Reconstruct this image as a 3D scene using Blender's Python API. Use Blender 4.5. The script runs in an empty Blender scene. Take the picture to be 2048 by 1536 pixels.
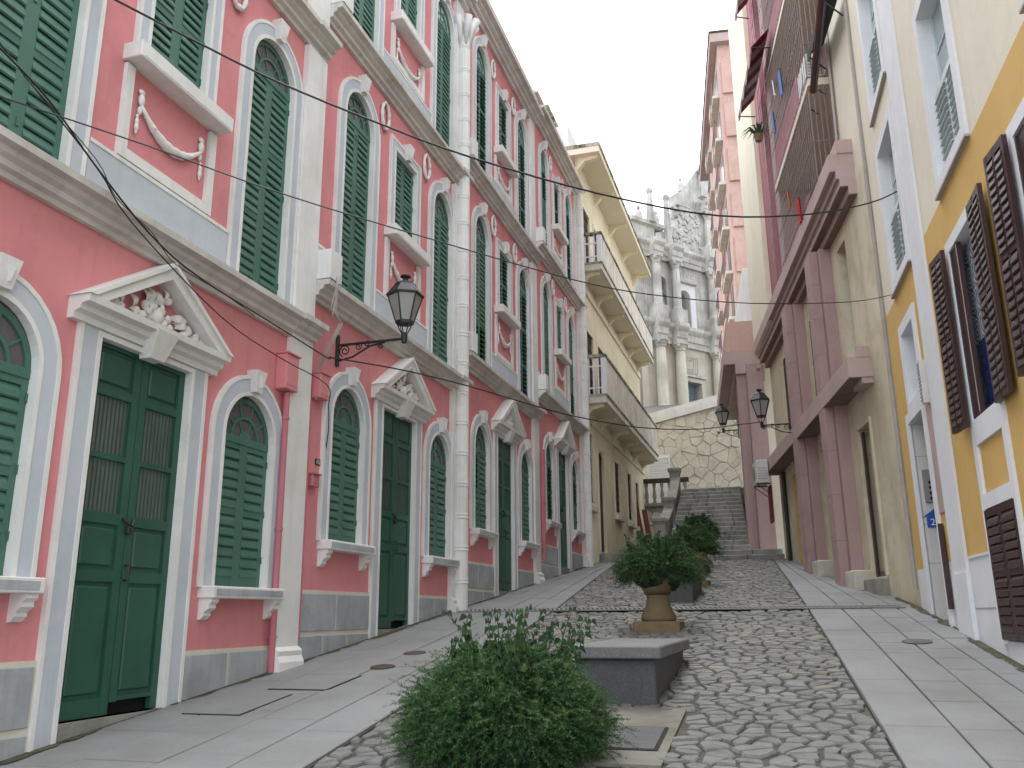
import bpy, math, random
import numpy as np
from mathutils import Matrix, Vector
random.seed(7); rng = np.random.default_rng(7)
PI = math.pi
S = bpy.context.scene
COL = S.collection
# ------------------------------------------------------------------ camera
def make_camera():
    pitch, roll, yaw = math.radians(14.743), math.radians(-0.475), math.radians(-16.882)
    fw = Vector((math.sin(yaw)*math.cos(pitch), math.cos(yaw)*math.cos(pitch), math.sin(pitch)))
    rt = Vector((math.cos(yaw), -math.sin(yaw), 0)); up = rt.cross(fw)
    c, s = math.cos(roll), math.sin(roll)
    r2 = rt*c + up*s; u2 = up*c - rt*s
    cd = bpy.data.cameras.new('camera'); co = bpy.data.objects.new('camera', cd); COL.objects.link(co)
    m = Matrix((r2, u2, -fw)).transposed().to_4x4(); m.translation = (0, 0, 1.6)
    co.matrix_world = m
    cd.sensor_width = 36; cd.lens = 36*1753.1/2048; cd.clip_end = 2000; cd.clip_start = 0.05
    S.camera = co
make_camera()
# ------------------------------------------------------------------ sky and sun (bright overcast)
w = bpy.data.worlds.new('World'); S.world = w; w.use_nodes = True
nt = w.node_tree; nt.nodes.clear()
SUN_EL, SUN_AZ = math.radians(64), math.radians(-12)     # azimuth from +y towards +x
sky = nt.nodes.new('ShaderNodeTexSky'); sky.sky_type = 'NISHITA'; sky.sun_disc = False
sky.sun_elevation = SUN_EL; sky.sun_rotation = SUN_AZ; sky.dust_density = 6; sky.air_density = 1.0; sky.ozone_density = 1.0
hs = nt.nodes.new('ShaderNodeHueSaturation'); hs.inputs['Saturation'].default_value = 0.12
mx = nt.nodes.new('ShaderNodeMix'); mx.data_type = 'RGBA'; mx.inputs[0].default_value = 0.72
mx.inputs[7].default_value = (9.3, 9.9, 10.7, 1)          # even cloud layer
bg = nt.nodes.new('ShaderNodeBackground'); bg.inputs['Strength'].default_value = 0.13
out = nt.nodes.new('ShaderNodeOutputWorld')
nt.links.new(sky.outputs[0], hs.inputs['Color']); nt.links.new(hs.outputs[0], mx.inputs[6])
nt.links.new(mx.outputs[2], bg.inputs[0]); nt.links.new(bg.outputs[0], out.inputs[0])
sd = bpy.data.lights.new('sun', 'SUN'); sd.energy = 0.9; sd.angle = math.radians(25); sd.color = (1, .985, .965)
so = bpy.data.objects.new('sun', sd); COL.objects.link(so)
sv = Vector((math.sin(SUN_AZ)*math.cos(SUN_EL), math.cos(SUN_AZ)*math.cos(SUN_EL), math.sin(SUN_EL)))
so.rotation_euler = sv.to_track_quat('Z', 'Y').to_euler()
vs = S.view_settings; vs.view_transform = 'Standard'; vs.look = 'None'; vs.gamma = 1; vs.use_curve_mapping = False
vs.exposure = 1.1
S.cycles.max_bounces = 6; S.cycles.diffuse_bounces = 4
# ------------------------------------------------------------------ materials
def mat(name, col, rough=.8, var=.12, scale=3., bump=.0, bscale=40., streak=0., dirt=None, island=0., spec=.3, metal=0., speck=0., low=None, patch=0.):
    m = bpy.data.materials.new(name); m.use_nodes = True; t = m.node_tree; N = t.nodes; K = t.links.new
    b = N['Principled BSDF']; b.inputs['Roughness'].default_value = rough; b.inputs['Metallic'].default_value = metal
    b.inputs['Specular IOR Level'].default_value = spec
    geo = N.new('ShaderNodeNewGeometry')
    def noise(sc, det=4, stretch=None, rgh=.55):
        n = N.new('ShaderNodeTexNoise'); n.inputs['Scale'].default_value = sc; n.inputs['Detail'].default_value = det; n.inputs['Roughness'].default_value = rgh
        if stretch:
            mp = N.new('ShaderNodeMapping'); mp.inputs['Scale'].default_value = stretch; K(geo.outputs['Position'], mp.inputs[0]); K(mp.outputs[0], n.inputs['Vector'])
        else: K(geo.outputs['Position'], n.inputs['Vector'])
        return n.outputs['Fac']
    def mixc(fac, a, bcol, mode='MIX'):
        x = N.new('ShaderNodeMix'); x.data_type = 'RGBA'; x.blend_type = mode
        if isinstance(fac, (int, float)): x.inputs[0].default_value = fac
        else: K(fac, x.inputs[0])
        for i, v in ((6, a), (7, bcol)):
            if isinstance(v, tuple): x.inputs[i].default_value = (*v, 1) if len(v) == 3 else v
            else: K(v, x.inputs[i])
        return x.outputs[2]
    def ramp(fac, p0, p1, v0=0., v1=1.):
        r = N.new('ShaderNodeMapRange'); r.inputs[1].default_value = p0; r.inputs[2].default_value = p1; r.inputs[3].default_value = v0; r.inputs[4].default_value = v1
        K(fac, r.inputs[0]); return r.outputs[0]
    d = dirt or tuple(c*.55 for c in col)
    c = mixc(ramp(noise(scale), .3, .75, 0, var*2.2), col, d)
    c = mixc(ramp(noise(scale*.35, 3), .45, .75, 0, var*1.3), c, tuple(min(1, x*1.25+.02) for x in col))
    if patch:
        c = mixc(ramp(noise(1.3, 9, None, .7), .50, .58, 0, patch), c, d)
        c = mixc(ramp(noise(.55, 8, (1, 1, 1.6), .72), .53, .60, 0, patch*.8), c, tuple(min(1, x*1.12+.03) for x in col))
    if streak: c = mixc(ramp(noise(1., 5, (7, 7, .45), .65), .52, .78, 0, streak), c, d)
    if speck: c = mixc(ramp(noise(160, 2), .45, .62, 0, speck), c, tuple(x*.35 for x in col))
    if island:
        rp = geo.outputs['Random Per Island']
        c = mixc(ramp(rp, 0, 1, 0, island), c, tuple(x*.35 for x in col))
        c2 = N.new('ShaderNodeMath'); c2.operation = 'FRACT'; mu = N.new('ShaderNodeMath'); mu.operation = 'MULTIPLY'; mu.inputs[1].default_value = 7.31
        K(rp, mu.inputs[0]); K(mu.outputs[0], c2.inputs[0])
        c = mixc(ramp(c2.outputs[0], .6, 1, 0, island*.9), c, low or (col[0]*1.1, col[1]*.95, col[2]*.7))
    K(c, b.inputs['Base Color'])
    if bump:
        bp = N.new('ShaderNodeBump'); bp.inputs['Strength'].default_value = bump; bp.inputs['Distance'].default_value = .02
        K(noise(bscale, 5), bp.inputs['Height']); K(bp.outputs[0], b.inputs['Normal'])
    return m
M = {}
M['pink'] = mat('pink_render', (.68, .265, .28), .85, .17, .9, .15, 14, .36, (.45, .165, .175), patch=0.22)
M['white'] = mat('white_trim', (.77, .765, .745), .75, .12, 2.5, .15, 20, .38, (.46, .44, .39), patch=0.16)
M['cornice'] = mat('cornice_plaster', (.66, .645, .60), .85, .25, 2.2, .25, 20, .6, (.30, .28, .24))
M['grey'] = mat('blue_grey_plaster', (.52, .56, .61), .85, .14, 2., .15, 20, .3, (.34, .37, .40), patch=0.16)
M['dado'] = mat('grey_dado_plaster', (.40, .43, .455), .85, .28, 3., .2, 25, .5, (.22, .23, .225), patch=0.3)
M['cream_line'] = mat('cream_joint', (.66, .63, .54), .85, .15, 3., .1, 30, .3, (.40, .38, .30))
M['green'] = mat('green_shutter_paint', (.066, .168, .126), .5, .2, 3., .08, 60, .35, (.034, .10, .07), island=.12, low=(.085, .19, .14), spec=.4, patch=0.15)
M['green_door'] = mat('dark_green_door_paint', (.024, .098, .062), .45, .2, 2., .08, 50, .35, (.012, .052, .036), spec=.45, patch=0.22)
M['dark'] = mat('dark_interior', (.012, .013, .013), .9, .1)
M['nearblack'] = mat('dark_gap', (.02, .018, .016), .9, .1)  # near-black fill for hatch joints, drain channel and letter box buttons
M['glassd'] = mat('dusty_window_glass', (.11, .105, .115), .22, .25, 3., spec=.6)
M['glassl'] = mat('bright_window_glass', (.38, .47, .48), .15, .15, 2., spec=.6)
M['curtain'] = mat('dusty_reeded_pane', (.16, .165, .155), .35, .3, 6., 0, 40, .3, spec=.5)
M['yellow'] = mat('yellow_render', (.65, .42, .14), .85, .08, 1.3, .12, 30, .18, (.52, .30, .08), patch=0.16)
M['cream'] = mat('cream_render', (.76, .70, .56), .85, .10, 1.2, .12, 30, .25, (.58, .52, .41), patch=0.18)
M['cream2'] = mat('pale_yellow_render', (.79, .725, .53), .85, .14, 1.2, .15, 25, .35, (.50, .43, .28), patch=0.25)
M['cream3'] = mat('stained_cream_render', (.66, .60, .455), .9, .25, .9, .2, 20, .55, (.42, .34, .20), patch=0.35)
M['wpaint'] = mat('white_wall_paint', (.74, .75, .77), .8, .08, 2., .1, 30, .15, (.55, .54, .52), patch=0.14)
M['brown'] = mat('brown_shutter_paint', (.044, .018, .017), .4, .15, 5., .05, 60, 0, spec=.5)
M['cube'] = mat('pale_shutter_paint', (.60, .66, .65), .6, .1, 4.)
M['dusty'] = mat('dusty_pink_terrazzo', (.43, .295, .28), .8, .12, 1.6, .2, 60, .35, (.30, .20, .19), speck=.15, patch=0.22)
M['dusty2'] = mat('pink_concrete_beam', (.50, .38, .355), .85, .14, 2., .2, 40, .3, (.32, .22, .20), speck=.12, patch=0.22)
M['soffit'] = mat('dark_brown_soffit', (.25, .17, .14), .9, .25, 2., .2, 30, 0, (.12, .08, .07))
M['crimson'] = mat('crimson_paint', (.40, .16, .18), .75, .15, 3., .1, 40, .2, (.30, .06, .10))
M['peach'] = mat('peach_render', (.56, .385, .335), .85, .15, 1., .1, 20, .35, (.42, .22, .17), patch=0.25)
M['iron'] = mat('black_iron', (.018, .018, .019), .5, .2, 8., 0, 40, 0, spec=.5)
M['rust'] = mat('thin_grey_bars', (.25, .19, .19), .6, .3, 8.)
M['lglass'] = mat('lamp_glass', (.33, .33, .30), .15, .15, 5., spec=.6)
M['slab'] = mat('granite_paving', (.265, .27, .272), .85, .36, 1.1, .1, 150, 0, (.18, .175, .16), island=.22, speck=.3, low=(.30, .29, .265), patch=0.22)
M['joint'] = mat('paving_joint', (.13, .125, .11), .95, .3, 6.)
M['cobble'] = mat('cobblestone', (.235, .235, .222), .85, .40, 9., .5, 45, 0, (.12, .115, .10), island=.50, speck=.35, low=(.27, .25, .20))
M['mortar'] = mat('cobble_mortar', (.075, .073, .06), .95, .4, 5., .4, 60, 0, (.05, .06, .04))
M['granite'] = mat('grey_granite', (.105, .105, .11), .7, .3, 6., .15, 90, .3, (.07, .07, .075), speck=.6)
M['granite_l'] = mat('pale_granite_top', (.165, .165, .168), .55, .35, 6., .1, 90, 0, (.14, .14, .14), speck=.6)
M['urn'] = mat('ochre_stone_urn', (.205, .15, .085), .85, .35, 7., .25, 50, .5, (.13, .09, .05))
M['conc'] = mat('old_concrete', (.30, .295, .265), .9, .3, 3., .3, 40, .5, (.14, .14, .11), patch=0.3)
M['step'] = mat('stair_granite', (.34, .33, .30), .85, .35, 3., .2, 60, .5, (.08, .077, .07), island=.25, speck=.3)
M['rubble'] = mat('ochre_rubble', (.66, .62, .52), .9, .34, 4., .8, 12, 0, (.42, .38, .30), island=.34, low=(.62, .53, .40))
M['rubmor'] = mat('rubble_mortar', (.52, .48, .39), .95, .4, 5., .3, 30)
M['church'] = mat('weathered_church_stone', (.62, .61, .56), .9, .32, .9, .6, 4, .9, (.16, .155, .145))
M['church2'] = mat('pale_church_stone', (.62, .59, .49), .9, .25, .7, .4, 5, .6, (.27, .25, .20))
M['wgran'] = mat('pale_coping_stone', (.66, .64, .62), .85, .15, 2., .15, 30, .3, (.40, .38, .35))
M['moss'] = mat('mossy_balcony_edge', (.42, .39, .31), .95, .7, 6., .5, 30, .9, (.07, .075, .045))
M['balw'] = mat('stained_balcony_white', (.70, .67, .60), .9, .2, 2.5, .2, 30, .55, (.34, .31, .24), patch=0.2)
M['under'] = mat('balcony_soffit', (.74, .68, .54), .9, .1, 1.)
M['brdoor'] = mat('old_brown_wood', (.075, .045, .03), .7, .3, 6., .2, 40, .3)
M['redwood'] = mat('red_painted_plank', (.20, .055, .045), .7, .2, 5.)
M['awn1'] = mat('maroon_awning', (.16, .03, .035), .9, .1); M['awn2'] = mat('grey_awning_stripe', (.34, .30, .29), .9, .1)
M['awn3'] = mat('dark_green_awning', (.02, .05, .04), .9, .1)
M['acw'] = mat('air_conditioner_white', (.66, .66, .62), .5, .12, 4., 0, 40, .2)
M['pipe'] = mat('pipe_grey', (.45, .40, .37), .6, .2, 5.)
M['pinkpipe'] = mat('pink_pipe_paint', (.50, .17, .20), .7, .15)
M['bluetile'] = mat('cobalt_tile', (.022, .04, .17), .2, .2, 4., spec=.6)
M['redsign'] = mat('dark_red_board', (.20, .025, .03), .6, .15)
M['blue'] = mat('blue_enamel', (.02, .09, .36), .35, .1, spec=.5)
M['lett'] = mat('white_lettering', (.75, .76, .78), .6, .05)
M['black'] = mat('black_plate', (.02, .02, .02), .5, .1)
M['red'] = mat('red_cloth', (.62, .03, .03), .9, .1); M['bluec'] = mat('blue_cloth', (.12, .22, .50), .9, .1); M['whitec'] = mat('white_cloth', (.70, .70, .70), .9, .1); M['orange'] = mat('orange_cloth', (.7, .25, .05), .9, .1)
M['soil'] = mat('soil', (.03, .022, .015), .95, .3)
M['steel'] = mat('steel_box', (.30, .30, .29), .45, .15, 4., metal=.4)
M['bglass'] = mat('blue_gate_paint', (.28, .42, .52), .5, .1)
def leafmat(name, col, var):
    m = mat(name, col, .55, .2, 8., island=var, spec=.35, low=(col[0]*1.7, col[1]*1.45, col[2]*.9))
    return m
M['fern'] = leafmat('asparagus_fern', (.040, .105, .030), .7)
M['fern2'] = leafmat('fern_shoots', (.085, .17, .058), .5)
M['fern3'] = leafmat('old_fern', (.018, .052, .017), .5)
M['leaf'] = leafmat('periwinkle_leaf', (.045, .105, .04), .5)
M['stem'] = mat('green_stem', (.08, .11, .05), .7)
M['flower'] = mat('pink_petal', (.72, .30, .45), .6, .1); M['flowerw'] = mat('white_petal', (.78, .78, .74), .6, .05)
def tile_mat():       # blue-grey ring ornament printed on white wall tiles
    m = mat('printed_wall_tile', (.66, .68, .70), .25, .05, spec=.6); t = m.node_tree; N = t.nodes; K = t.links.new
    b = N['Principled BSDF']; tc = N.new('ShaderNodeTexCoord'); mp = N.new('ShaderNodeMapping'); mp.inputs['Scale'].default_value = (3.2, 3.2, 3.2)
    K(tc.outputs['Object'], mp.inputs[0])
    fr = N.new('ShaderNodeVectorMath'); fr.operation = 'FRACTION'; K(mp.outputs[0], fr.inputs[0])
    sb = N.new('ShaderNodeVectorMath'); sb.operation = 'SUBTRACT'; sb.inputs[1].default_value = (.5, .5, .5); K(fr.outputs[0], sb.inputs[0])
    ml = N.new('ShaderNodeVectorMath'); ml.operation = 'MULTIPLY'; ml.inputs[1].default_value = (1, 0, 1); K(sb.outputs[0], ml.inputs[0])
    ln = N.new('ShaderNodeVectorMath'); ln.operation = 'LENGTH'; K(ml.outputs[0], ln.inputs[0])
    sn = N.new('ShaderNodeMath'); sn.operation = 'SINE'; mu = N.new('ShaderNodeMath'); mu.operation = 'MULTIPLY'; mu.inputs[1].default_value = 44
    K(ln.outputs['Value'], mu.inputs[0]); K(mu.outputs[0], sn.inputs[0])
    vo = N.new('ShaderNodeTexVoronoi'); vo.inputs['Scale'].default_value = 26; K(tc.outputs['Object'], vo.inputs['Vector'])
    ad = N.new('ShaderNodeMath'); ad.operation = 'ADD'; K(sn.outputs[0], ad.inputs[0]); K(vo.outputs['Distance'], ad.inputs[1])
    rr = N.new('ShaderNodeMapRange'); rr.inputs[1].default_value = .35; rr.inputs[2].default_value = .75; K(ad.outputs[0], rr.inputs[0])
    x = N.new('ShaderNodeMix'); x.data_type = 'RGBA'; x.inputs[6].default_value = (.62, .65, .68, 1); x.inputs[7].default_value = (.17, .20, .26, 1); K(rr.outputs[0], x.inputs[0])
    K(x.outputs[2], b.inputs['Base Color']); return m
M['tile'] = tile_mat()
# ------------------------------------------------------------------ mesh helpers
class MB:
    def __init__(s): s.v = []; s.f = []
    def add(s, vs, fs):
        o = len(s.v); s.v.extend(vs); s.f.extend([tuple(i+o for i in f) for f in fs]); return s
    def box(s, x0, x1, y0, y1, z0, z1):
        return s.add([(x0,y0,z0),(x1,y0,z0),(x1,y1,z0),(x0,y1,z0),(x0,y0,z1),(x1,y0,z1),(x1,y1,z1),(x0,y1,z1)],
                     [(0,3,2,1),(4,5,6,7),(0,1,5,4),(1,2,6,5),(2,3,7,6),(3,0,4,7)])
    def cbox(s, x0, x1, y0, y1, z0, z1, c=.01):      # box with chamfered edges
        vs = []; idx = {}
        X = (x0, x1); Y = (y0, y1); Z = (z0, z1); sg = (1, -1)
        for i in (0, 1):
            for j in (0, 1):
                for k in (0, 1):
                    for a in range(3):
                        p = [X[i]+sg[i]*c, Y[j]+sg[j]*c, Z[k]+sg[k]*c]; p[a] = (X, Y, Z)[a][(i, j, k)[a]]
                        idx[(i, j, k, a)] = len(vs); vs.append(tuple(p))
        fs = []
        for a in range(3):
            b, d = (a+1) % 3, (a+2) % 3
            for e in (0, 1):
                q = []
                for (m, n) in ((0, 0), (1, 0), (1, 1), (0, 1)):
                    t = [0, 0, 0]; t[a] = e; t[b] = m; t[d] = n; q.append(idx[(*t, a)])
                fs.append(tuple(q))
            for m in (0, 1):
                for n in (0, 1):
                    t0 = [0, 0, 0]; t1 = [0, 0, 0]; t0[a] = 0; t1[a] = 1; t0[b] = t1[b] = m; t0[d] = t1[d] = n
                    fs.append((idx[(*t0, b)], idx[(*t1, b)], idx[(*t1, d)], idx[(*t0, d)]))
        for i in (0, 1):
            for j in (0, 1):
                for k in (0, 1): fs.append((idx[(i,j,k,0)], idx[(i,j,k,1)], idx[(i,j,k,2)]))
        return s.add(vs, fs)
    def prism(s, poly, y0, y1):                       # polygon in x,z extruded along y
        n = len(poly)
        return s.add([(x, y0, z) for x, z in poly]+[(x, y1, z) for x, z in poly],
                     [tuple(range(n)), tuple(range(2*n-1, n-1, -1))]+[(i, (i+1) % n, n+(i+1) % n, n+i) for i in range(n)])
    def xprism(s, poly, x0, x1):                      # profile in y,z extruded along x
        n = len(poly)
        return s.add([(x0, y, z) for y, z in poly]+[(x1, y, z) for y, z in poly],
                     [tuple(range(n)), tuple(range(2*n-1, n-1, -1))]+[(i, (i+1) % n, n+(i+1) % n, n+i) for i in range(n)])
    def hex8(s, p): return s.add(list(p), [(0,3,2,1),(4,5,6,7),(0,1,5,4),(1,2,6,5),(2,3,7,6),(3,0,4,7)])
    def strip(s, pa, pb, y0, y1, closed=False):       # band between polylines pa (inner) and pb (outer), x,z; front y0 back y1
        n = len(pa); vs = [(x, y0, z) for x, z in pa]+[(x, y0, z) for x, z in pb]+[(x, y1, z) for x, z in pa]+[(x, y1, z) for x, z in pb]
        fs = []
        for i in range(n if closed else n-1):
            j = (i+1) % n
            fs += [(i, j, n+j, n+i), (i, 2*n+i, 2*n+j, j), (n+i, n+j, 3*n+j, 3*n+i)]
        if not closed: fs += [(0, n, 3*n, 2*n), (n-1, 3*n-1, 4*n-1, 2*n-1)]
        return s.add(vs, fs)
    def tube(s, pts, r, n=6, caps=True):
        P = [Vector(p) for p in pts]; L = len(P); rr = r if isinstance(r, (list, tuple)) else [r]*L; vs = []
        ref = None
        for i in range(L):
            t = (P[min(i+1, L-1)]-P[max(i-1, 0)]).normalized()
            if ref is None: ref = Vector((0, 0, 1)) if abs(t.z) < .9 else Vector((1, 0, 0))
            a = t.cross(ref); a = a.normalized() if a.length > 1e-6 else Vector((1, 0, 0)); b = a.cross(t); ref = b
            for k in range(n):
                q = P[i]+(a*math.cos(2*PI*k/n)+b*math.sin(2*PI*k/n))*rr[i]; vs.append(tuple(q))
        fs = [(i*n+k, i*n+(k+1) % n, (i+1)*n+(k+1) % n, (i+1)*n+k) for i in range(L-1) for k in range(n)]
        if caps: fs += [tuple(range(n-1, -1, -1)), tuple(range((L-1)*n, L*n))]
        return s.add(vs, fs)
    def lathe(s, prof, n=16, c=(0, 0, 0), rot=0., sx=1., sy=1.):
        vs = [(c[0]+sx*r*math.cos(2*PI*k/n+rot), c[1]+sy*r*math.sin(2*PI*k/n+rot), c[2]+z) for r, z in prof for k in range(n)]
        L = len(prof)
        fs = [(i*n+k, i*n+(k+1) % n, (i+1)*n+(k+1) % n, (i+1)*n+k) for i in range(L-1) for k in range(n)]
        fs += [tuple(range(n-1, -1, -1)), tuple(range((L-1)*n, L*n))]
        return s.add(vs, fs)
    def ball(s, c, r, sc=(1, 1, 1), n=8, m=5):
        pr = [(max(1e-4, math.sin(PI*i/m))*r, -math.cos(PI*i/m)*r) for i in range(m+1)]
        vs = [(c[0]+sc[0]*a*math.cos(2*PI*k/n), c[1]+sc[1]*a*math.sin(2*PI*k/n), c[2]+sc[2]*z) for a, z in pr for k in range(n)]
        return s.add(vs, [(i*n+k, i*n+(k+1) % n, (i+1)*n+(k+1) % n, (i+1)*n+k) for i in range(m) for k in range(n)])
    def mesh(s, name, smooth=False):
        me = bpy.data.meshes.new(name); me.from_pydata(s.v, [], s.f)
        if smooth: me.shade_smooth()
        return me
    def build(s, name, m, parent=None, loc=None, smooth=False, **tags):
        me = s.mesh(name, smooth); me.materials.append(M[m]); return inst(name, me, parent, loc, **tags)
def inst(name, me, parent=None, loc=None, rot=None, scale=None, **tags):
    o = bpy.data.objects.new(name, me); COL.objects.link(o)
    if parent: o.parent = parent
    if loc: o.location = loc
    if rot: o.rotation_euler = rot
    if scale: o.scale = scale
    for k, v in tags.items(): o[k] = v
    return o
def thing(name, label, category, loc=(0, 0, 0), rz=0., group=None):
    o = bpy.data.objects.new(name, None); COL.objects.link(o); o.location = loc; o.rotation_euler = (0, 0, rz); o.empty_display_size = .2
    o['label'] = label; o['category'] = category
    if group: o['group'] = group
    return o
def gz(y): return .048+.1166*y          # height of the sloping street
def np_mesh(name, V, F, m):
    me = bpy.data.meshes.new(name); V = np.asarray(V, 'f4'); F = np.asarray(F, 'i4'); k = F.shape[1]
    me.vertices.add(len(V)); me.vertices.foreach_set('co', V.ravel()); me.loops.add(F.size); me.loops.foreach_set('vertex_index', F.ravel())
    me.polygons.add(len(F)); me.polygons.foreach_set('loop_start', np.arange(0, F.size, k, dtype='i4')); me.update(calc_edges=True); me.materials.append(M[m]); return me
# ------------------------------------------------------------------ the setting: ground, pavements, cobbles
def sheet(name, rows, m, **tags):
    mb = MB(); vs = [p for r in rows for p in r]; n = len(rows[0])
    mb.add(vs, [(i*n+j, i*n+j+1, (i+1)*n+j+1, (i+1)*n+j) for i in range(len(rows)-1) for j in range(n-1)])
    return mb.build(name, m, **tags)
ys = [-60, -10, 0, 8, 16, 25.5, 26.5, 60, 600]
def gzz(y): return gz(min(y, 25.5)) if y < 60 else gz(25.5)
sheet('ground', [[(-600, y, gzz(y)-.03), (-6, y, gzz(y)-.03), (3, y, gzz(y)-.03), (600, y, gzz(y)-.03)] for y in ys], 'joint', kind='structure')
def lerp(tab, y):
    for (a, va), (b, vb) in zip(tab, tab[1:]):
        if y <= b: return va+(vb-va)*(y-a)/(b-a)
    return tab[-1][1]
KL = [(-6, -2.5), (5.35, -2.98), (7.97, -3.12), (13.74, -3.5), (22.6, -4.35), (26, -4.6)]
KR = [(-6, .8), (5.85, .55), (10.4, .39), (14.9, .2), (24.8, -.28), (26, -.35)]
WR = [(-6, 2.5), (8.94, 1.95), (13.5, 1.75), (15.42, 1.55), (25.2, .05), (26, -.05)]
def pave(name, edge_a, edge_b, lanes, y0, y1, seed, first_len=.95):
    st = sheet(name, [[(edge_a(y), y, gz(y)+.004), (edge_b(y), y, gz(y)+.004)] for y in np.linspace(y0, y1, 24)], 'joint', kind='structure')
    r = random.Random(seed); quads = []
    for li, (t0, t1, ln) in enumerate(lanes):
        y = y0-r.random()*ln
        while y < y1-.1:
            L = ln*(.85+.3*r.random()); a, b = max(y, y0), min(y+L, y1)
            if b-a > .08:
                def X(t, yy): return edge_a(yy)+(edge_b(yy)-edge_a(yy))*t if isinstance(t, float) and 0 <= t <= 1 else t
                g = .0065; quads.append((X(t0, a)+g, X(t1, a)-g, X(t0, b)+g, X(t1, b)-g, a+g, b-g))
            y += L
    quads.sort(key=lambda q: (q[4]-5)**2 if q[4] > 4 else 99); big, rest = quads[:290], quads[290:]
    def slab(mb, q, o=(0, 0, 0)):
        xa, xb, xc, xd, a, b = q; c = .006; dz = r.uniform(-.003, .004); T = .028+dz
        def P(x, y, h): return (x-o[0], y-o[1], gz(y)+h-o[2])
        vs = [P(xa, a, .002), P(xb, a, .002), P(xd, b, .002), P(xc, b, .002), P(xa, a, T-c), P(xb, a, T-c), P(xd, b, T-c), P(xc, b, T-c),
              P(xa+c, a+c, T), P(xb-c, a+c, T), P(xd-c, b-c, T), P(xc+c, b-c, T)]
        mb.add(vs, [(0,1,5,4),(1,2,6,5),(2,3,7,6),(3,0,4,7),(4,5,9,8),(5,6,10,9),(6,7,11,10),(7,4,8,11),(8,9,10,11)])
    for q in big:
        o = ((q[0]+q[1])/2, q[4], gz(q[4])); mb = MB(); slab(mb, q, o); mb.build('paving_slab', 'slab', st, loc=o)
    if rest:
        mb = MB()
        for q in rest: slab(mb, q)
        mb.build('paving_slab_field', 'slab', st, kind='stuff')
    return st
pave('pavement_left', lambda y: -5.25, lambda y: lerp(KL, y), [(0., .27, .95), (.27, .54, .8), (.54, .78, 1.1), (.78, 1., 1.25)], 2.2, 25.4, 1)
pave('pavement_right', lambda y: lerp(KR, y)+.012, lambda y: lerp(WR, y), [(0., .30, 1.5), (.30, .55, .75), (.55, .78, .6), (.78, 1., .7)], 2.2, 25.0, 2)
# cobbles
def clip(poly, px, py, qx, qy):
    mx_, my_ = (px+qx)/2, (py+qy)/2; nx, ny = qx-px, qy-py; outp = []
    for i in range(len(poly)):
        a, b = poly[i], poly[(i+1) % len(poly)]
        da = (a[0]-mx_)*nx+(a[1]-my_)*ny; db = (b[0]-mx_)*nx+(b[1]-my_)*ny
        if da <= 0: outp.append(a)
        if (da < 0) != (db < 0) and da != db:
            t = da/(da-db); outp.append((a[0]+(b[0]-a[0])*t, a[1]+(b[1]-a[1])*t))
    return outp
def voronoi(pts, inside, cell, rad):
    g = {}
    for i, p in enumerate(pts): g.setdefault((int(p[0]//cell), int(p[1]//cell)), []).append(i)
    res = []
    for i, p in enumerate(pts):
        if not inside(*p): continue
        poly = [(p[0]-rad, p[1]-rad), (p[0]+rad, p[1]-rad), (p[0]+rad, p[1]+rad), (p[0]-rad, p[1]+rad)]
        cx, cy = int(p[0]//cell), int(p[1]//cell); nb = []
        for a in range(-2, 3):
            for b in range(-2, 3): nb += [j for j in g.get((cx+a, cy+b), ()) if j != i]
        nb.sort(key=lambda j: (pts[j][0]-p[0])**2+(pts[j][1]-p[1])**2)
        for j in nb[:18]:
            poly = clip(poly, p[0], p[1], *pts[j])
            if len(poly) < 3: break
        if len(poly) >= 3: res.append((p, poly))
    return res
cob = sheet('cobbled_street', [[(lerp(KL, y)+.012, y, gz(y)+.002), (lerp(KR, y), y, gz(y)+.002)] for y in np.linspace(2.2, 25.2, 24)], 'mortar', kind='structure')
def fuzz(poly, c, r, shrink, wob):
    q = []
    for i in range(len(poly)):
        a, b = poly[i], poly[(i+1) % len(poly)]
        for t in ((0.1, .9) if math.dist(a, b) > .035 else (.5,)):
            x, y = a[0]+(b[0]-a[0])*t, a[1]+(b[1]-a[1])*t; d = math.hypot(x-c[0], y-c[1]) or 1
            k = max(.3, (d-shrink-r.random()*wob)/d); q.append((c[0]+(x-c[0])*k, c[1]+(y-c[1])*k))
    return q
r = random.Random(5); pts = []; sx_, sy_ = .150, .116
for j in range(int(22.4/sy_)):
    y = 2.6+j*sy_
    for i in range(36):
        x = -4.6+i*sx_*1.13+(j % 2)*sx_*.5+.07*(j % 3); pts.append((x+r.uniform(-.066, .066), y+r.uniform(-.046, .046)))
pts = [p for p in pts if r.random() > .08]
def in_cob(x, y): return lerp(KL, y)-.0 < x < lerp(KR, y)+.03 and 2.6 < y < 25 and not (13.35 < y < 13.82) and not (-1.95 < x < -.76 and 5.55 < y < 7.1)
cells = voronoi(pts, in_cob, .21, .155)
def clamp_x(poly): return [(min(max(x, lerp(KL, y)+.02), lerp(KR, y)-.008), y) for x, y in poly]
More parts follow.
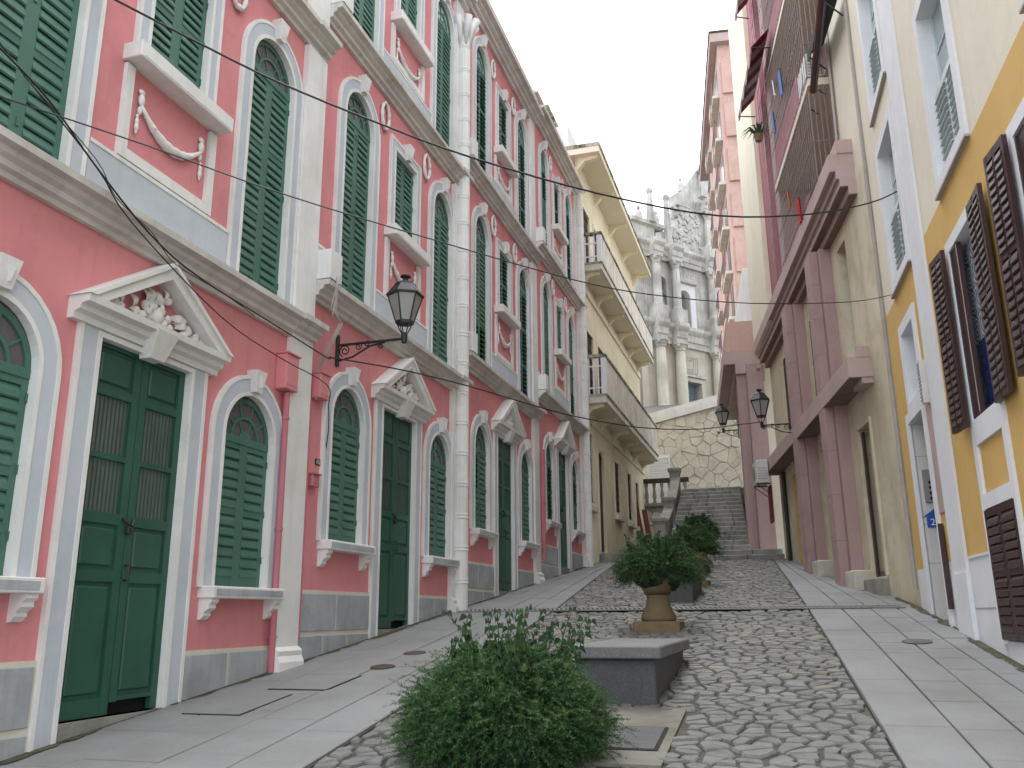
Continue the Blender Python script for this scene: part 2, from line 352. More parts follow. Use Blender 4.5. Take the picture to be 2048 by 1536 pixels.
def stone(mb, p, poly, o=(0, 0, 0), h=.027):
    q = clamp_x(fuzz(poly, p, r, .007, .015)); n = len(q); hh = h*r.uniform(.6, 1.1); tx, ty = r.uniform(-.06, .06), r.uniform(-.06, .06)
    def V(x, y, z): return (x-o[0], y-o[1], gz(y)+z+(x-p[0])*tx+(y-p[1])*ty-o[2])
    def ring(k, z): return [V(p[0]+(x-p[0])*k, p[1]+(y-p[1])*k, z) for x, y in q]
    vs = ring(1, -.005)+ring(.97, hh*.5)+ring(.85, hh)
    fs = [(a*n+i, a*n+(i+1) % n, (a+1)*n+(i+1) % n, (a+1)*n+i) for a in (0, 1) for i in range(n)]+[tuple(range(2*n, 3*n))]
    mb.add(vs, fs)
cells.sort(key=lambda c: c[0][1]); vis = [c for c in cells if c[0][1] > 4.9 and not (-2.4 < c[0][0] < -1.2 and c[0][1] < 7)]
ids = set(id(c) for c in vis[:295])
for c in vis[:295]:
    o = (c[0][0], c[0][1], gz(c[0][1])); mb = MB(); stone(mb, *c, o); mb.build('cobblestone', 'cobble', cob, loc=o)
mb = MB()
for c in cells:
    if id(c) not in ids: stone(mb, *c)
mb.build('cobblestone_field', 'cobble', cob, kind='stuff')
# concrete patch with an inspection hatch in front of the bench
def quad_slab(mb, x0, x1, y0, y1, lo, hi):
    mb.hex8([(x0, y0, gz(y0)+lo), (x1, y0, gz(y0)+lo), (x1, y1, gz(y1)+lo), (x0, y1, gz(y1)+lo), (x0, y0, gz(y0)+hi), (x1, y0, gz(y0)+hi), (x1, y1, gz(y1)+hi), (x0, y1, gz(y1)+hi)]); return mb
M['patchc'] = mat('worn_concrete', (.19, .18, .155), .95, .4, 4., .4, 40, 0, (.10, .10, .08), patch=.4)
quad_slab(MB(), -1.95, -.80, 5.62, 7.14, .004, .024).build('concrete_patch', 'patchc', cob)
t = thing('inspection_hatch', 'square concrete hatch with dark joint in front of the near bench', 'hatch', (-1.15, 6.25, gz(6.25)))
def rel(mb, o): mb.v = [(a-o[0], b-o[1], c-o[2]) for a, b, c in mb.v]; return mb
oo = (-1.15, 6.25, gz(6.25))
rel(quad_slab(MB(), -1.56, -.86, 5.92, 6.52, .02, .0285), oo).build('joint', 'nearblack', t)
rel(quad_slab(MB(), -1.55, -.885, 5.94, 6.49, .02, .034), oo).build('lid', 'granite', t)
# flush stone hatches in the left pavement
def flush_hatch(x, y, w_, l_, label):
    t = thing('pavement_hatch', label, 'hatch', (x, y, gz(y))); o_ = (x, y, gz(y))
    rel(quad_slab(MB(), x-w_/2, x+w_/2, y-l_/2, y+l_/2, .02, .0335), o_).build('joint', 'nearblack', t); rel(quad_slab(MB(), x-w_/2+.012, x+w_/2-.012, y-l_/2+.012, y+l_/2-.012, .02, .0375), o_).build('cover', 'slab', t)
flush_hatch(-4.55, 6.9, .55, .8, 'nearer flush stone hatch in left pavement by the door'); flush_hatch(-4.35, 7.85, .6, .7, 'farther flush stone hatch in left pavement by the pilaster')
# cross drain
dr = thing('drain_grate', 'long slotted drain grate crossing the whole street', 'grate', (-1.7, 13.58, gz(13.58)))
mb = MB(); quad_slab(mb, -5.0, 1.5, 13.44, 13.72, .0285, .0305); rel(mb, (-1.7, 13.58, gz(13.58))).build('channel', 'nearblack', dr)
bme = MB().box(-.016, .016, -.15, .15, 0, .012).mesh('bar'); bme.materials.append(M['slab'])
for i in range(92): inst('bar', bme, dr, loc=(-3.24+i*.0705, 0, .033), rot=(.116, 0, .35))
mb = MB(); mb.hex8([(-3.3, -.16, .012), (3.2, -.16, .012), (3.2, -.12, .017), (-3.3, -.12, .017), (-3.3, -.16, .03), (3.2, -.16, .03), (3.2, -.12, .034), (-3.3, -.12, .034)])
mb.hex8([(-3.3, .12, .04), (3.2, .12, .04), (3.2, .16, .045), (-3.3, .16, .045), (-3.3, .12, .06), (3.2, .12, .06), (3.2, .16, .065), (-3.3, .16, .065)]); mb.build('frame', 'slab', dr)
def manhole(x, y, rad, label, m):
    t = thing('manhole_cover', label, 'manhole cover', (x, y, gz(y)+.03), 0); t.rotation_euler = (math.atan(.1166), 0, 0)
    MB().lathe([(rad, 0), (rad, .006), (rad*.93, .009), (rad*.9, .005)], 20).build('rim', m, t); MB().lathe([(rad*.88, .001), (rad*.86, .008)], 20).build('lid', m, t)
manhole(1.26, 10.4, .15, 'small round grey cover set in the right pavement', 'granite')
manhole(-4.05, 8.67, .13, 'round brown cover in left pavement, nearer of the pair', 'brdoor')
manhole(-4.06, 9.53, .13, 'round brown cover in left pavement, farther of the pair', 'brdoor')

# dirt and moss gathered where walls meet the paving
M['mossdirt'] = mat('moss_and_dirt', (.085, .085, .045), .95, .6, 14., .4, 60, 0, (.03, .035, .018))
def grime(edge, sgn, y0, y1, seed, par):
    rr = random.Random(seed); V = []; F = []; y = y0; a = .03
    while y < y1:
        a = min(.10, max(.0, a+rr.uniform(-.025, .025))); V += [(edge(y), y, gz(y)+.034), (edge(y)+sgn*(a+.012*rr.random()), y, gz(y)+.0335)]; y += .045
    n = len(V)//2; F = [(2*i, 2*i+1, 2*i+3, 2*i+2) for i in range(n-1)]
    MB().add(V, F).build('moss_line', 'mossdirt', par, kind='stuff')
grime(lambda y: -5.17, 1, 3, 24.6, 1, bpy.data.objects['pavement_left']); grime(lambda y: lerp(WR, y)-.02, -1, 3, 14.9, 2, bpy.data.objects['pavement_right'])
# ------------------------------------------------------------------ pink townhouses on the left
def arch(xc, w, z0, zs, off, n=16):
    R = w/2+off
    return [(xc-R, z0)]+[(xc-R*math.cos(PI*i/n), zs+R*math.sin(PI*i/n)) for i in range(n+1)]+[(xc+R, z0)]
def recta(xc, w, z0, z1, off, bottom=0.):
    return [(xc-w/2-off, z0-bottom), (xc-w/2-off, z1+off), (xc+w/2+off, z1+off), (xc+w/2+off, z0-bottom)]
def wall_row(mb, x0, x1, z0, z1, ops, depth=.3):
    """front wall with openings (xc, w, za, zb, arched) cut through it, with reveals"""
    xs = [x0]
    for xc, w, za, zb, ar in ops:
        a, b = xc-w/2, xc+w/2
        mb.add([(xs[-1], 0, z0), (a, 0, z0), (a, 0, z1), (xs[-1], 0, z1)], [(0, 1, 2, 3)])
        if za > z0: mb.add([(a, 0, z0), (b, 0, z0), (b, 0, za), (a, 0, za)], [(0, 1, 2, 3)])
        path = arch(xc, w, za, zb-w/2, 0) if ar else recta(xc, w, za, zb, 0)
        n = len(path)
        mb.add([(x, 0, z) for x, z in path]+[(x, depth, z) for x, z in path], [(i, i+1, n+i+1, n+i) for i in range(n-1)]+[(n-1, 0, n, 2*n-1)])
        if ar:
            for i in range(1, n-2):
                (xa, za_), (xb, zb_) = path[i], path[i+1]
                mb.add([(xa, 0, za_), (xb, 0, zb_), (xb, 0, z1), (xa, 0, z1)], [(0, 1, 2, 3)])
        elif zb < z1: mb.add([(a, 0, zb), (b, 0, zb), (b, 0, z1), (a, 0, z1)], [(0, 1, 2, 3)])
        xs.append(b)
    mb.add([(xs[-1], 0, z0), (x1, 0, z0), (x1, 0, z1), (xs[-1], 0, z1)], [(0, 1, 2, 3)])
SLC = MB().xprism([(.022, .050), (.0, .034), (-.022, -.002), (-.031, -.036), (-.020, -.046), (.002, -.012), (.016, .02), (.030, .046)], -.5, .5).mesh('slat')
SLO = MB().xprism([(.035, .022), (-.055, -.010), (-.058, -.020), (.035, .010)], -.5, .5).mesh('slat_open')
for m_ in (SLC, SLO): m_.materials.append(M['green'])
def shutter(par, x0, x1, z0, z1, panels, y, sep, opn=(), m='green'):
    """one leaf: frame with rails, slats fixed in between"""
    mb = MB(); st = .065; T = .042
    mb.box(x0, x0+st, y, y+T, z0, z1); mb.box(x1-st, x1, y, y+T, z0, z1)
    hz = [z0+.11]; tot = (z1-z0-.11-.075-.075*(panels-1))/panels
    mb.box(x0+st, x1-st, y+.002, y+T, z0, z0+.11)
    for k in range(panels):
        top = hz[-1]+tot; mb.box(x0+st, x1-st, y+.002, y+T, top, top+.075); hz.append(top+.075)
    for zz in (z0+.25, (z0+z1)/2, z1-.2):                              # hinges on the outer stile
        hx = x0 if x0 < (x0+x1)/2 and par is not None and x0 < shutter.xc else x1-.02
        mb.box(hx-.006 if hx == x0 else hx, hx+.02, y-.014, y, zz, zz+.07)
    sh = mb.build('shutter', m, par)
    js = MB()
    for k in range(panels):
        a, b = hz[k], hz[k]+tot; n = max(2, round(tot/.092)); me = SLO if k in opn else SLC
        for i in range(n):
            zc = a+(i+.5)*tot/n; wv = x1-x0-2*st-.004
            if sep: inst('slat', me, sh, loc=((x0+x1)/2, y+.022, zc), rot=(random.uniform(-.05, .05), 0, random.uniform(-.004, .004)), scale=(wv, 1, 1.27*tot/n/.092))
            else:
                js.add([((x0+x1)/2+v.co.x*wv, y+.022+v.co.y, zc+v.co.z*(1.27*tot/n/.092)) for v in me.vertices], [tuple(p.vertices) for p in me.polygons])
    if not sep: js.build('slats', m, sh, kind='stuff')
    return sh
shutter.xc = 0
def fanlight(par, xc, w, zs, y, m='green', panes=True, glass='glassd'):
    R = w/2; mb = MB()
    def arc(rad, n=16): return [(xc-rad*math.cos(PI*i/n), zs+rad*math.sin(PI*i/n)) for i in range(n+1)]
    mb.strip(arc(R-.055), arc(R), y, y+.05); mb.strip(arc(R*.50), arc(R*.50+.03), y, y+.04); mb.strip(arc(.012), arc(R*.22), y, y+.04)
    mb.box(xc-R, xc+R, y-.004, y+.05, zs-.05, zs+.025)
    for k in (36, 72, 108, 144):
        a = math.radians(k); c, s = math.cos(a), math.sin(a); h = .011; r0, r1 = R*.5, R-.04
        mb.prism([(xc+c*r0-s*h, zs+s*r0+c*h), (xc+c*r0+s*h, zs+s*r0-c*h), (xc+c*r1+s*h, zs+s*r1-c*h), (xc+c*r1-s*h, zs+s*r1+c*h)], y+.004, y+.036)
    for k in (60, 120):
        a = math.radians(k); c, s = math.cos(a), math.sin(a); h = .009; r0, r1 = R*.2, R*.52
        mb.prism([(xc+c*r0-s*h, zs+s*r0+c*h), (xc+c*r0+s*h, zs+s*r0-c*h), (xc+c*r1+s*h, zs+s*r1-c*h), (xc+c*r1-s*h, zs+s*r1+c*h)], y+.006, y+.034)
    fl = mb.build('fanlight', m, par)
    if panes:
        def sector(a0, a1, r0, r1):
            n = 5; q = MB(); pa = [(xc+r0*math.cos(math.radians(a0+(a1-a0)*i/n)), zs+r0*math.sin(math.radians(a0+(a1-a0)*i/n))) for i in range(n+1)]
            pb = [(xc+r1*math.cos(math.radians(a0+(a1-a0)*i/n)), zs+r1*math.sin(math.radians(a0+(a1-a0)*i/n))) for i in range(n+1)]
            q.strip(pa, pb, y+.018, y+.022).build('pane', glass, fl)
        for a0, a1 in ((2, 36), (36, 72), (72, 108), (108, 144), (144, 178)): sector(a0, a1, R*.5, R-.03)
        for a0, a1 in ((2, 60), (60, 120), (120, 178)): sector(a0, a1, R*.2, R*.51)
    else: MB().strip(arc(.02), arc(R-.03), y+.018, y+.022).build('pane', glass, fl)
    return fl
def surround(par, mk, wb, y=-.035, lab='window_surround'):
    """white line, blue-grey band, white line; mk(off) gives the path"""
    o = MB().strip(mk(-.007), mk(.035), y-.008, .033).build(lab, 'white', par)
    MB().strip(mk(.034), mk(.034+wb), y, .02).build('band', 'grey', o)
    MB().strip(mk(.034+wb), mk(.034+wb+.04), y-.008, .02).build('edge', 'white', o)
    return o
def keystone(par, xc, z0, z1, w=.15):
    mb = MB(); mb.hex8([(xc-w*.36, -.10, z0), (xc+w*.36, -.10, z0), (xc+w*.36, .0, z0), (xc-w*.36, .0, z0), (xc-w*.62, -.13, z1), (xc+w*.62, -.13, z1), (xc+w*.62, .0, z1), (xc-w*.62, .0, z1)])
    mb.prism([(xc-w*.2, z1-.07), (xc+w*.2, z1-.07), (xc, z0+.05)], -.142, -.10); return mb.build('keystone', 'white', par)
CORN = [(.05, 0), (-.05, 0), (-.06, .04), (-.11, .055), (-.115, .10), (-.165, .125), (-.175, .165), (-.245, .175), (-.25, .235), (.05, .245)]
def cornice(par, x0, x1, z, k=1., h=1.):
    prof = [(y*k if y < 0 else y, z+zz*h) for y, zz in CORN]
    return MB().xprism(prof, x0, x1).build('cornice', 'cornice', par)
def sillp(par, x0, x1, z, br=True, h=.11, d=.17):
    s = MB().cbox(x0, x1, -d, .02, z-h, z, .008).build('sill', 'white', par)
    MB().box(x0+.05, x1-.05, -d-.004, -d+.01, z-h+.022, z-.025).build('sill_inset', 'dado' if br else 'white', s)
    if br:
        for xx in (x0+.08, x1-.08):
            q = MB(); q.xprism([(0, 0), (-.14, 0), (-.145, -.03), (-.11, -.06), (-.115, -.09), (-.06, -.13), (-.065, -.155), (-.03, -.19), (0, -.195)], xx-.055, xx+.055)
            q.v = [(a, b, c+z-h) for a, b, c in q.v]; q.build('bracket', 'white', s)
    return s
def garland(par, xc, w, z):
    mb = MB(); n = 16; pp = [(xc+w*(i/n-.5), -.035, z-.62*w*(.25-(i/n-.5)**2)*1.6) for i in range(n+1)]
    mb.tube(pp, [.014+.03*math.sin(PI*i/n)*(1+.25*(i % 2)) for i in range(n+1)], 7)
    for i in range(3, n-2, 2): mb.ball((pp[i][0], -.06, pp[i][2]+.008*(-1)**i), .022, (1.2, .8, 1), 6, 4)
    for sx in (-1, 1):
        x = xc+sx*w/2; mb.ball((x, -.03, z+.05), .045, (.8, .6, 1.4), 7, 5); mb.ball((x, -.025, z+.13), .04, (1.1, .5, .7), 6, 4)
        for k, (dz, rr) in enumerate(((-.05, .035), (-.12, .022), (-.17, .03), (-.225, .034), (-.27, .02))): mb.ball((x+sx*.02*(1 if k else 0), -.02, z+dz), rr, (.8, .6, 1.3), 6, 4)
    return mb.build('garland', 'white', par, smooth=True)
def leaf_relief(mb, c, ang, L, W_):
    ca, sa = math.cos(ang), math.sin(ang); n = 4; vs = []
    for i in range(n+1):
        t = i/n; ww = W_*math.sin(PI*min(.97, t*.85+.13))**.8; d = -.02-.06*math.sin(PI*t)-.02*t
        for s_ in (-1, 0, 1): vs.append((c[0]+ca*L*t-sa*ww*s_, d-(.022 if s_ == 0 else 0), c[1]+sa*L*t+ca*ww*s_))
    mb.add(vs, [(i*3+k, i*3+k+1, i*3+k+4, i*3+k+3) for i in range(n) for k in (0, 1)])
def pediment(par, xc, z, hw, ha, seed):
    rr = random.Random(seed)
    p = MB().xprism([(.02, 0), (-.06, 0), (-.07, .05), (-.12, .07), (-.13, .11), (-.20, .125), (-.21, .18), (.02, .185)], xc-hw, xc+hw); p.v = [(a, b, c+z) for a, b, c in p.v]
    pd = p.build('pediment', 'white', par); zb = z+.185
    for sx in (-1, 1):
        a = (xc+sx*hw, zb); ap = (xc, zb+ha); L = math.hypot(hw, ha); nx, nz = -sx*(-ha)/L*sx*sx, 0
        t = .105; th = math.atan2(ha, hw); dz = t/math.cos(th)
        inner0 = (xc+sx*(hw-dz/math.tan(th)), zb); inner1 = (xc, zb+ha-dz)
        MB().prism([a, ap, inner1, inner0], -.20, .01).build('raking_cornice', 'white', pd)
        MB().prism([(xc+sx*(hw+.02), zb-.004), (xc, zb+ha+.03), (xc, zb+ha-.012), (xc+sx*(hw-.05), zb-.004)], -.225, .0).build('raking_edge', 'white', pd)
    MB().prism([(xc-hw+.1, zb+.002), (xc+hw-.1, zb+.002), (xc, zb+ha-.1)], -.012, .01).build('tympanum', 'pink', pd)
    mb = MB()
    for k in range(46):
        u = rr.uniform(-1, 1); u = u*abs(u)**.25; top = (1-abs(u))*(ha-.17)*.92
        c = (xc+u*(hw-.34), zb+.03+rr.random()*max(.02, top*.8)); leaf_relief(mb, c, math.atan2(c[1]-zb+.02, (c[0]-xc)*1.2)+rr.uniform(-.9, .9), rr.uniform(.09, .15), rr.uniform(.025, .042))
    for k in range(9): mb.ball((xc+rr.uniform(-.16, .16), -.05, zb+.06+rr.random()*.2), rr.uniform(.03, .05), (1, .8, 1), 7, 5)
    mb.ball((xc, -.07, zb+.12), .07, (1, .7, 1), 8, 6); mb.build('ornament', 'white', pd, smooth=True)
    k = MB(); k.hex8([(xc-.09, -.12, z-.10), (xc+.09, -.12, z-.10), (xc+.09, .0, z-.10), (xc-.09, .0, z-.10), (xc-.14, -.215, z+.14), (xc+.14, -.215, z+.14), (xc+.14, 0, z+.14), (xc-.14, 0, z+.14)]); k.build('keystone', 'white', pd)
    return pd
def door_leaf(par, x0, x1, z0, z1, y, hole=False, bars=True):
    mb = MB(); st = .085; T = .05; H = z1-z0
    zz = [z0, z0+H*.045, z0+H*.345, z0+H*.375, z0+H*.50, z0+H*.53, z0+H*.675, z0+H*.69, z0+H*.85, z0+H*.875, z0+H*.985, z1]
    gap = .09 if hole else 0
    mb.box(x0, x0+st, y, y+T, z0+gap, z1); mb.box(x1-st, x1, y, y+T, z0, z1)
    for a, b in ((0, 1), (2, 3), (4, 5), (6, 7), (8, 9), (10, 11)):
        mb.box(x0+st, x1-st, y+.002, y+T-.002, zz[a]+(.10 if hole and a == 0 else 0), zz[b])
    lf = mb.build('door_leaf', 'green_door', par)
    for a, b in ((1, 2), (3, 4), (9, 10)):
        za = zz[a]
        q = MB(); q.box(x0+st, x1-st, y+.024, y+.034, za, zz[b]); q.cbox(x0+st+.03, x1-st-.03, y+.006, y+.03, za+.035, zz[b]-.035, .012); q.build('door_panel', 'green_door', lf)
    for a, b in ((5, 6), (7, 8)):
        MB().box(x0+st, x1-st, y+.03, y+.034, zz[a], zz[b]).build('window_pane', 'curtain', lf)
        if bars:
            q = MB(); n = 9
            for i in range(n):
                xx = x0+st+(i+.5)*(x1-x0-2*st)/n; q.box(xx-.004, xx+.004, y+.010, y+.018, zz[a], zz[b])
            q.build('window_bars', 'green_door', lf)
    return lf
def pink_house(key, yc, sx, a, b, xl, xr, label, sep, top, opens):
    root = thing('pink_townhouse', label, 'house', (-5.2, yc, a), PI/2, 'pink townhouses stepping up the street'); root.scale = (sx, 1, b)
    W1, WU, D = 1.6, 1.6, 1.17; e = opens
    f1 = [(-W1, .88, 1.87, 3.83, True), (0, D, .85, 3.82, False), (W1, .88, 1.87, 3.83, True)]
    f2 = [(-WU, .86, 4.91, 8.06, True), (0, .82, 6.50, 7.86, False), (WU, .86, 4.91, 8.06, True)]
    f3 = [(-WU, .86, 8.76, 11.91, True), (0, .82, 10.1, 11.55, False), (WU, .86, 8.76, 11.91, True)]
    mb = MB(); wall_row(mb, xl, xr, -1.2, 4.72, f1); wall_row(mb, xl, xr, 4.72, 8.62, f2); wall_row(mb, xl, xr, 8.62, 12.6, f3)
    mb.add([(xl, 0, -1.2), (xl, 6, -1.2), (xl, 6, 12.6), (xl, 0, 12.6), (xr, 0, -1.2), (xr, 6, -1.2), (xr, 6, 12.6), (xr, 0, 12.6)], [(0, 1, 2, 3), (4, 5, 6, 7), (3, 2, 6, 7)])
    mb.build('wall', 'pink', root)
    q = MB()
    for row in (f1, f2, f3):
        for xc, w_, za, zb, ar in row: q.box(xc-w_/2-.02, xc+w_/2+.02, .105, .12, za-.05, zb+.02)
    q.build('dark_backing', 'dark', root)
    # ground floor
    for i, xc in enumerate((-W1, W1)):
        shutter.xc = xc
        surround(root, lambda o, xc=xc: arch(xc, .88, 1.87, 3.39, o), .135); keystone(root, xc+.0, 3.86, 4.09); sillp(root, xc-.62, xc+.62, 1.88)
        fanlight(root, xc, .88, 3.36, .03, panes=sep >= 1)
        for s_ in (0, 1): shutter(root, xc-.44+s_*.44, xc+s_*.44, 1.88, 3.33, 2, .035, sep >= 1, opn=e.get((1, i), {}).get(s_, ()))
    surround(root, lambda o: recta(0, D, .3, 3.82, o), .16, lab='door_surround')
    MB().box(-D/2-.02, D/2+.02, -.03, .2, -.6, .85).build('threshold', 'conc', root)
    d1 = door_leaf(root, -D/2, -.004, .86, 3.82, .03); d2 = door_leaf(root, .004, D/2, .86, 3.82, .03, hole=key in 'AB')
    q = MB(); q.tube([(.03, .03, 2.02), (.03, -.015, 2.02), (.03, -.015, 1.9), (.03, .03, 1.9)], .012, 6); q.build('handle', 'iron', d2)
    q = MB(); q.tube([(-.06, .025, 2.40), (-.02, .0, 2.36), (.03, .0, 2.34), (.07, .025, 2.40)], .012, 6); q.cbox(-.02, .03, -.01, .025, 2.27, 2.34, .006); q.build('padlock', 'iron', d1)
    pediment(root, 0, 3.87, .93, .58, ord(key))
    # dado of painted blocks
    for xa, xb in ((xl, -D/2-.21), (D/2+.21, xr-.5)):
        st = MB(); st.box(xa, xb, -.022, .02, -1.2, 1.31); dd = st.build('dado', 'cream_line', root)
        for k, (za, zb) in enumerate(((.86, 1.27), (.36, .81), (-.15, .32), (-.6, -.18))):
            n = 2 if k % 2 == 0 else 3
            for i in range(n):
                wv = (xb-xa-.06)/n; x0 = xa+.03+i*wv
                MB().cbox(x0+.018, x0+wv-.018, -.034, .0, za, zb, .005).build('dado_block', 'dado', dd)
    # pilaster
    pl = MB(); pl.box(xr-.45, xr, -.075, .02, -1.2, 4.72); pil = pl.build('pilaster', 'white', root)
    pb = MB().xprism([(.02, -1.2), (-.16, -1.2), (-.16, 1.14), (-.13, 1.20), (-.135, 1.25), (-.09, 1.29), (.02, 1.30)], xr-.49, xr+.0); pb.build('pilaster_base', 'white', pil)
    MB().box(xr-.45, xr-.0, -.075, .02, 4.97, 8.5).build('pilaster', 'white', root); MB().box(xr-.45, xr-.0, -.075, .02, 8.83, 12.4).build('pilaster', 'white', root)
    for z in (4.68, 8.53):
        cornice(root, xl, xr, z); MB().xprism([(y_*1.09 if y_ < 0 else y_, z-.006+zz*1.05) for y_, zz in CORN], xr-.50, xr+.015).build('cornice_break', 'cornice', root)
        MB().box(xl-.0, xl+.28, -.26, .0, z+.25, z+.62).build('cornice_block', 'white', root)
    # upper floors
    for fl, ops in ((2, f2), (3, f3)):
        if fl > top: continue
        base = ops[0][2]; se = sep >= (1 if fl == 2 else 2)
        for i in (0, 2):
            xc, w_, za, zb, _ = ops[i]; shutter.xc = xc
            surround(root, lambda o, xc=xc, za=za, zs=zb-.43: arch(xc, .86, za, zs, o), .125); keystone(root, xc, zb+.03, zb+.27)
            fanlight(root, xc, .86, zb-.45, .03, panes=sep >= 1, glass='glassd' if fl == 2 else 'glassl')
            for s_ in (0, 1): shutter(root, xc-.43+s_*.43, xc+s_*.43, za+.01, zb-.48, 3, .035, se and not (fl == 3 and i == 2), opn=e.get((fl, i), {}).get(s_, ()))
            MB().tube([(xc-.1, .09, za+.25), (xc-.16, .02, za+.18), (xc-.2, -.02, za+.2)], .006, 5).build('shutter_hook', 'iron', root)
        xc, w_, za, zb, _ = ops[1]; shutter.xc = 0
        surround(root, lambda o, za=za, zb=zb: recta(0, .82, za, zb, o), .10); keystone(root, 0, zb+.0, zb+.25); sillp(root, -.68, .68, za+.01, False, .16, .20)
        for s_ in (0, 1): shutter(root, -.41+s_*.41, s_*.41, za+.02, zb, 2, .035, se, opn=e.get((fl, 1), {}).get(s_, ()))
        zp0, zp1 = base+.53, za-.17
        fr = MB(); pa = [(-.55, zp1), (-.55, zp0+.10), (.55, zp0+.10), (.55, zp1)]; pbb = [(-.65, zp1), (-.65, zp0), (.65, zp0), (.65, zp1)]; fr.strip(pa, pbb, -.04, .02); gp = fr.build('garland_panel', 'white', root)
        garland(gp, 0, .86, zp1-.30)
        for xa, xb in ((xl+.02, -WU-.66), (-WU+.645, WU-.645), (WU+.66, xr-.46)):
            if xb-xa < .05: continue
            pz = MB().box(xa, xb, -.032, .01, base-.01, base+.48).build('floor_band', 'grey', root); MB().box(xa, xb, -.040, .01, base+.48, base+.515).build('band_edge', 'white', pz)
        for xc in (-.82, .82):
            q = MB(); R = .155; q.tube([(xc+R*.78*math.cos(2*PI*i/18), -.035, zb+.33+R*1.35*math.sin(2*PI*i/18)) for i in range(19)], [.024+.009*(i % 2) for i in range(19)], 6); q.ball((xc, -.05, zb+.33-R*1.35), .045, (1.2, .7, .8), 7, 5); q.build('wreath', 'white', root, smooth=True)
    if top == 3:
        cornice(root, xl, xr, 12.32, 1.35, 1.25); MB().box(xl, xr, -.10, .25, 12.55, 13.02).build('parapet', 'pink', root); MB().box(xl, xr, -.17, .3, 13.02, 13.10).build('coping', 'cornice', root)
    return root
C_, O_ = (), (0, 1, 2)
pink_house('A', 6.115, 1., 0., 1., -2.62, 2.685, 'nearest pink townhouse with tall green shutters and the largest pedimented door', 1, 2, {})
pink_house('B', 11.43, .985, .568, 1.009, -2.665, 2.53, 'pink townhouse behind the big wall lantern, second up the street', 2, 3, {})
pink_house('C', 16.56, .915, 1.194, .9958, -2.88, 2.667, 'third pink townhouse with many louvres tilted open on its upper floors', 0, 3,
  {(1, 0): {0: (1,), 1: ()}, (2, 0): {0: (0,), 1: (0,)}, (2, 1): {0: (0, 1), 1: (0, 1)}, (2, 2): {0: O_, 1: O_}, (3, 0): {0: O_, 1: O_}, (3, 1): {0: O_, 1: O_}, (3, 2): {0: O_, 1: O_}})
pink_house('D', 21.42, .84, 1.887, .964, -2.88, 2.95, 'farthest pink townhouse beside the yellow house with balconies', 0, 3,
  {(1, 0): {0: (0, 1), 1: (0, 1)}, (1, 1): {0: (1,), 1: (1,)}, (2, 2): {1: (0,)}, (3, 0): {0: (0,), 1: (0, 2)}, (3, 1): {0: O_, 1: O_}, (3, 2): {1: O_, 0: (0, 1)}})
# white bamboo-jointed downpipes and the pink service pipes
def bamboo(y, z0, z1, label, cap):
    t = thing('downpipe', label, 'downpipe', (-5.06, y, z0), 0, 'white jointed downpipes'); H = z1-z0; n = round(H/.52)
    for i in range(n):
        a = i*H/n; L = H/n; MB().lathe([(.118, a), (.128, a+.03), (.122, a+.06), (.120, a+L-.05), (.132, a+L-.02), (.118, a+L)], 14).build('pipe_joint', 'white', t, smooth=False)
    if cap == 'leaf':
        q = MB()
        for k in range(7):
            a = 2*PI*k/7; q.tube([(.12*math.cos(a), .12*math.sin(a), H-.5), (.15*math.cos(a), .15*math.sin(a), H-.15), (.26*math.cos(a), .26*math.sin(a), H+.05), (.22*math.cos(a), .22*math.sin(a), H+.0)], [.02, .07, .08, .02], 6)
        q.build('leaf_capital', 'white', t, smooth=True)
    else: MB().ball((0, 0, H+.12), .19, (1, 1, 1), 12, 8).build('ball_cap', 'white', t, smooth=True)
bamboo(13.70, 1.6, 12.6, 'thick white jointed downpipe between second and third pink townhouses', 'leaf')
bamboo(23.75, 2.75, 13.9, 'white jointed downpipe with ball cap at the yellow balcony house', 'ball')
def simple_pipe(y, x, z0, z1, rad, m, label):
    t = thing('service_pipe', label, 'pipe', (x, y, z0)); MB().tube([(0, 0, 0), (0, 0, z1-z0)], rad, 10).build('tube', m, t)
    for z in (.4, (z1-z0)/2, z1-z0-.3): MB().tube([(0, 0, z), (0, 0, z+.03)], rad*1.25, 10).build('clip', m, t)
simple_pipe(8.30, -5.13, .98, 4.0, .035, 'pinkpipe', 'slim pink pipe left of the first white pilaster')
simple_pipe(8.84, -5.15, 1.35, 4.0, .022, 'pinkpipe', 'thin pink conduit right of the first white pilaster')
simple_pipe(18.9, -5.03, 2.75, 5.2, .05, 'pinkpipe', 'bright pink pipe at the third white pilaster')
def wallbox(y, z, w_, h, d, m, label, name='meter_box'):
    t = thing(name, label, 'box', (-5.2, y, z), PI/2); MB().cbox(-w_/2, w_/2, -d, .0, 0, h, .01).build('case', m, t); MB().cbox(-w_/2-.012, w_/2+.012, -d-.02, .0, h, h+.02, .004).build('lid', m, t); MB().box(-w_/2+.02, w_/2-.02, -d-.004, -d, .05, h*.45).build('cover', m, t); return t
wallbox(8.28, 4.02, .26, .40, .14, 'pink', 'pink painted meter box above slim pink pipe')
wallbox(9.05, 4.10, .22, .30, .12, 'pink', 'small pink box under the cornice beside the lantern bracket')
wallbox(9.02, 3.05, .16, .14, .08, 'pinkpipe', 'little red box under the number plates', 'call_box')
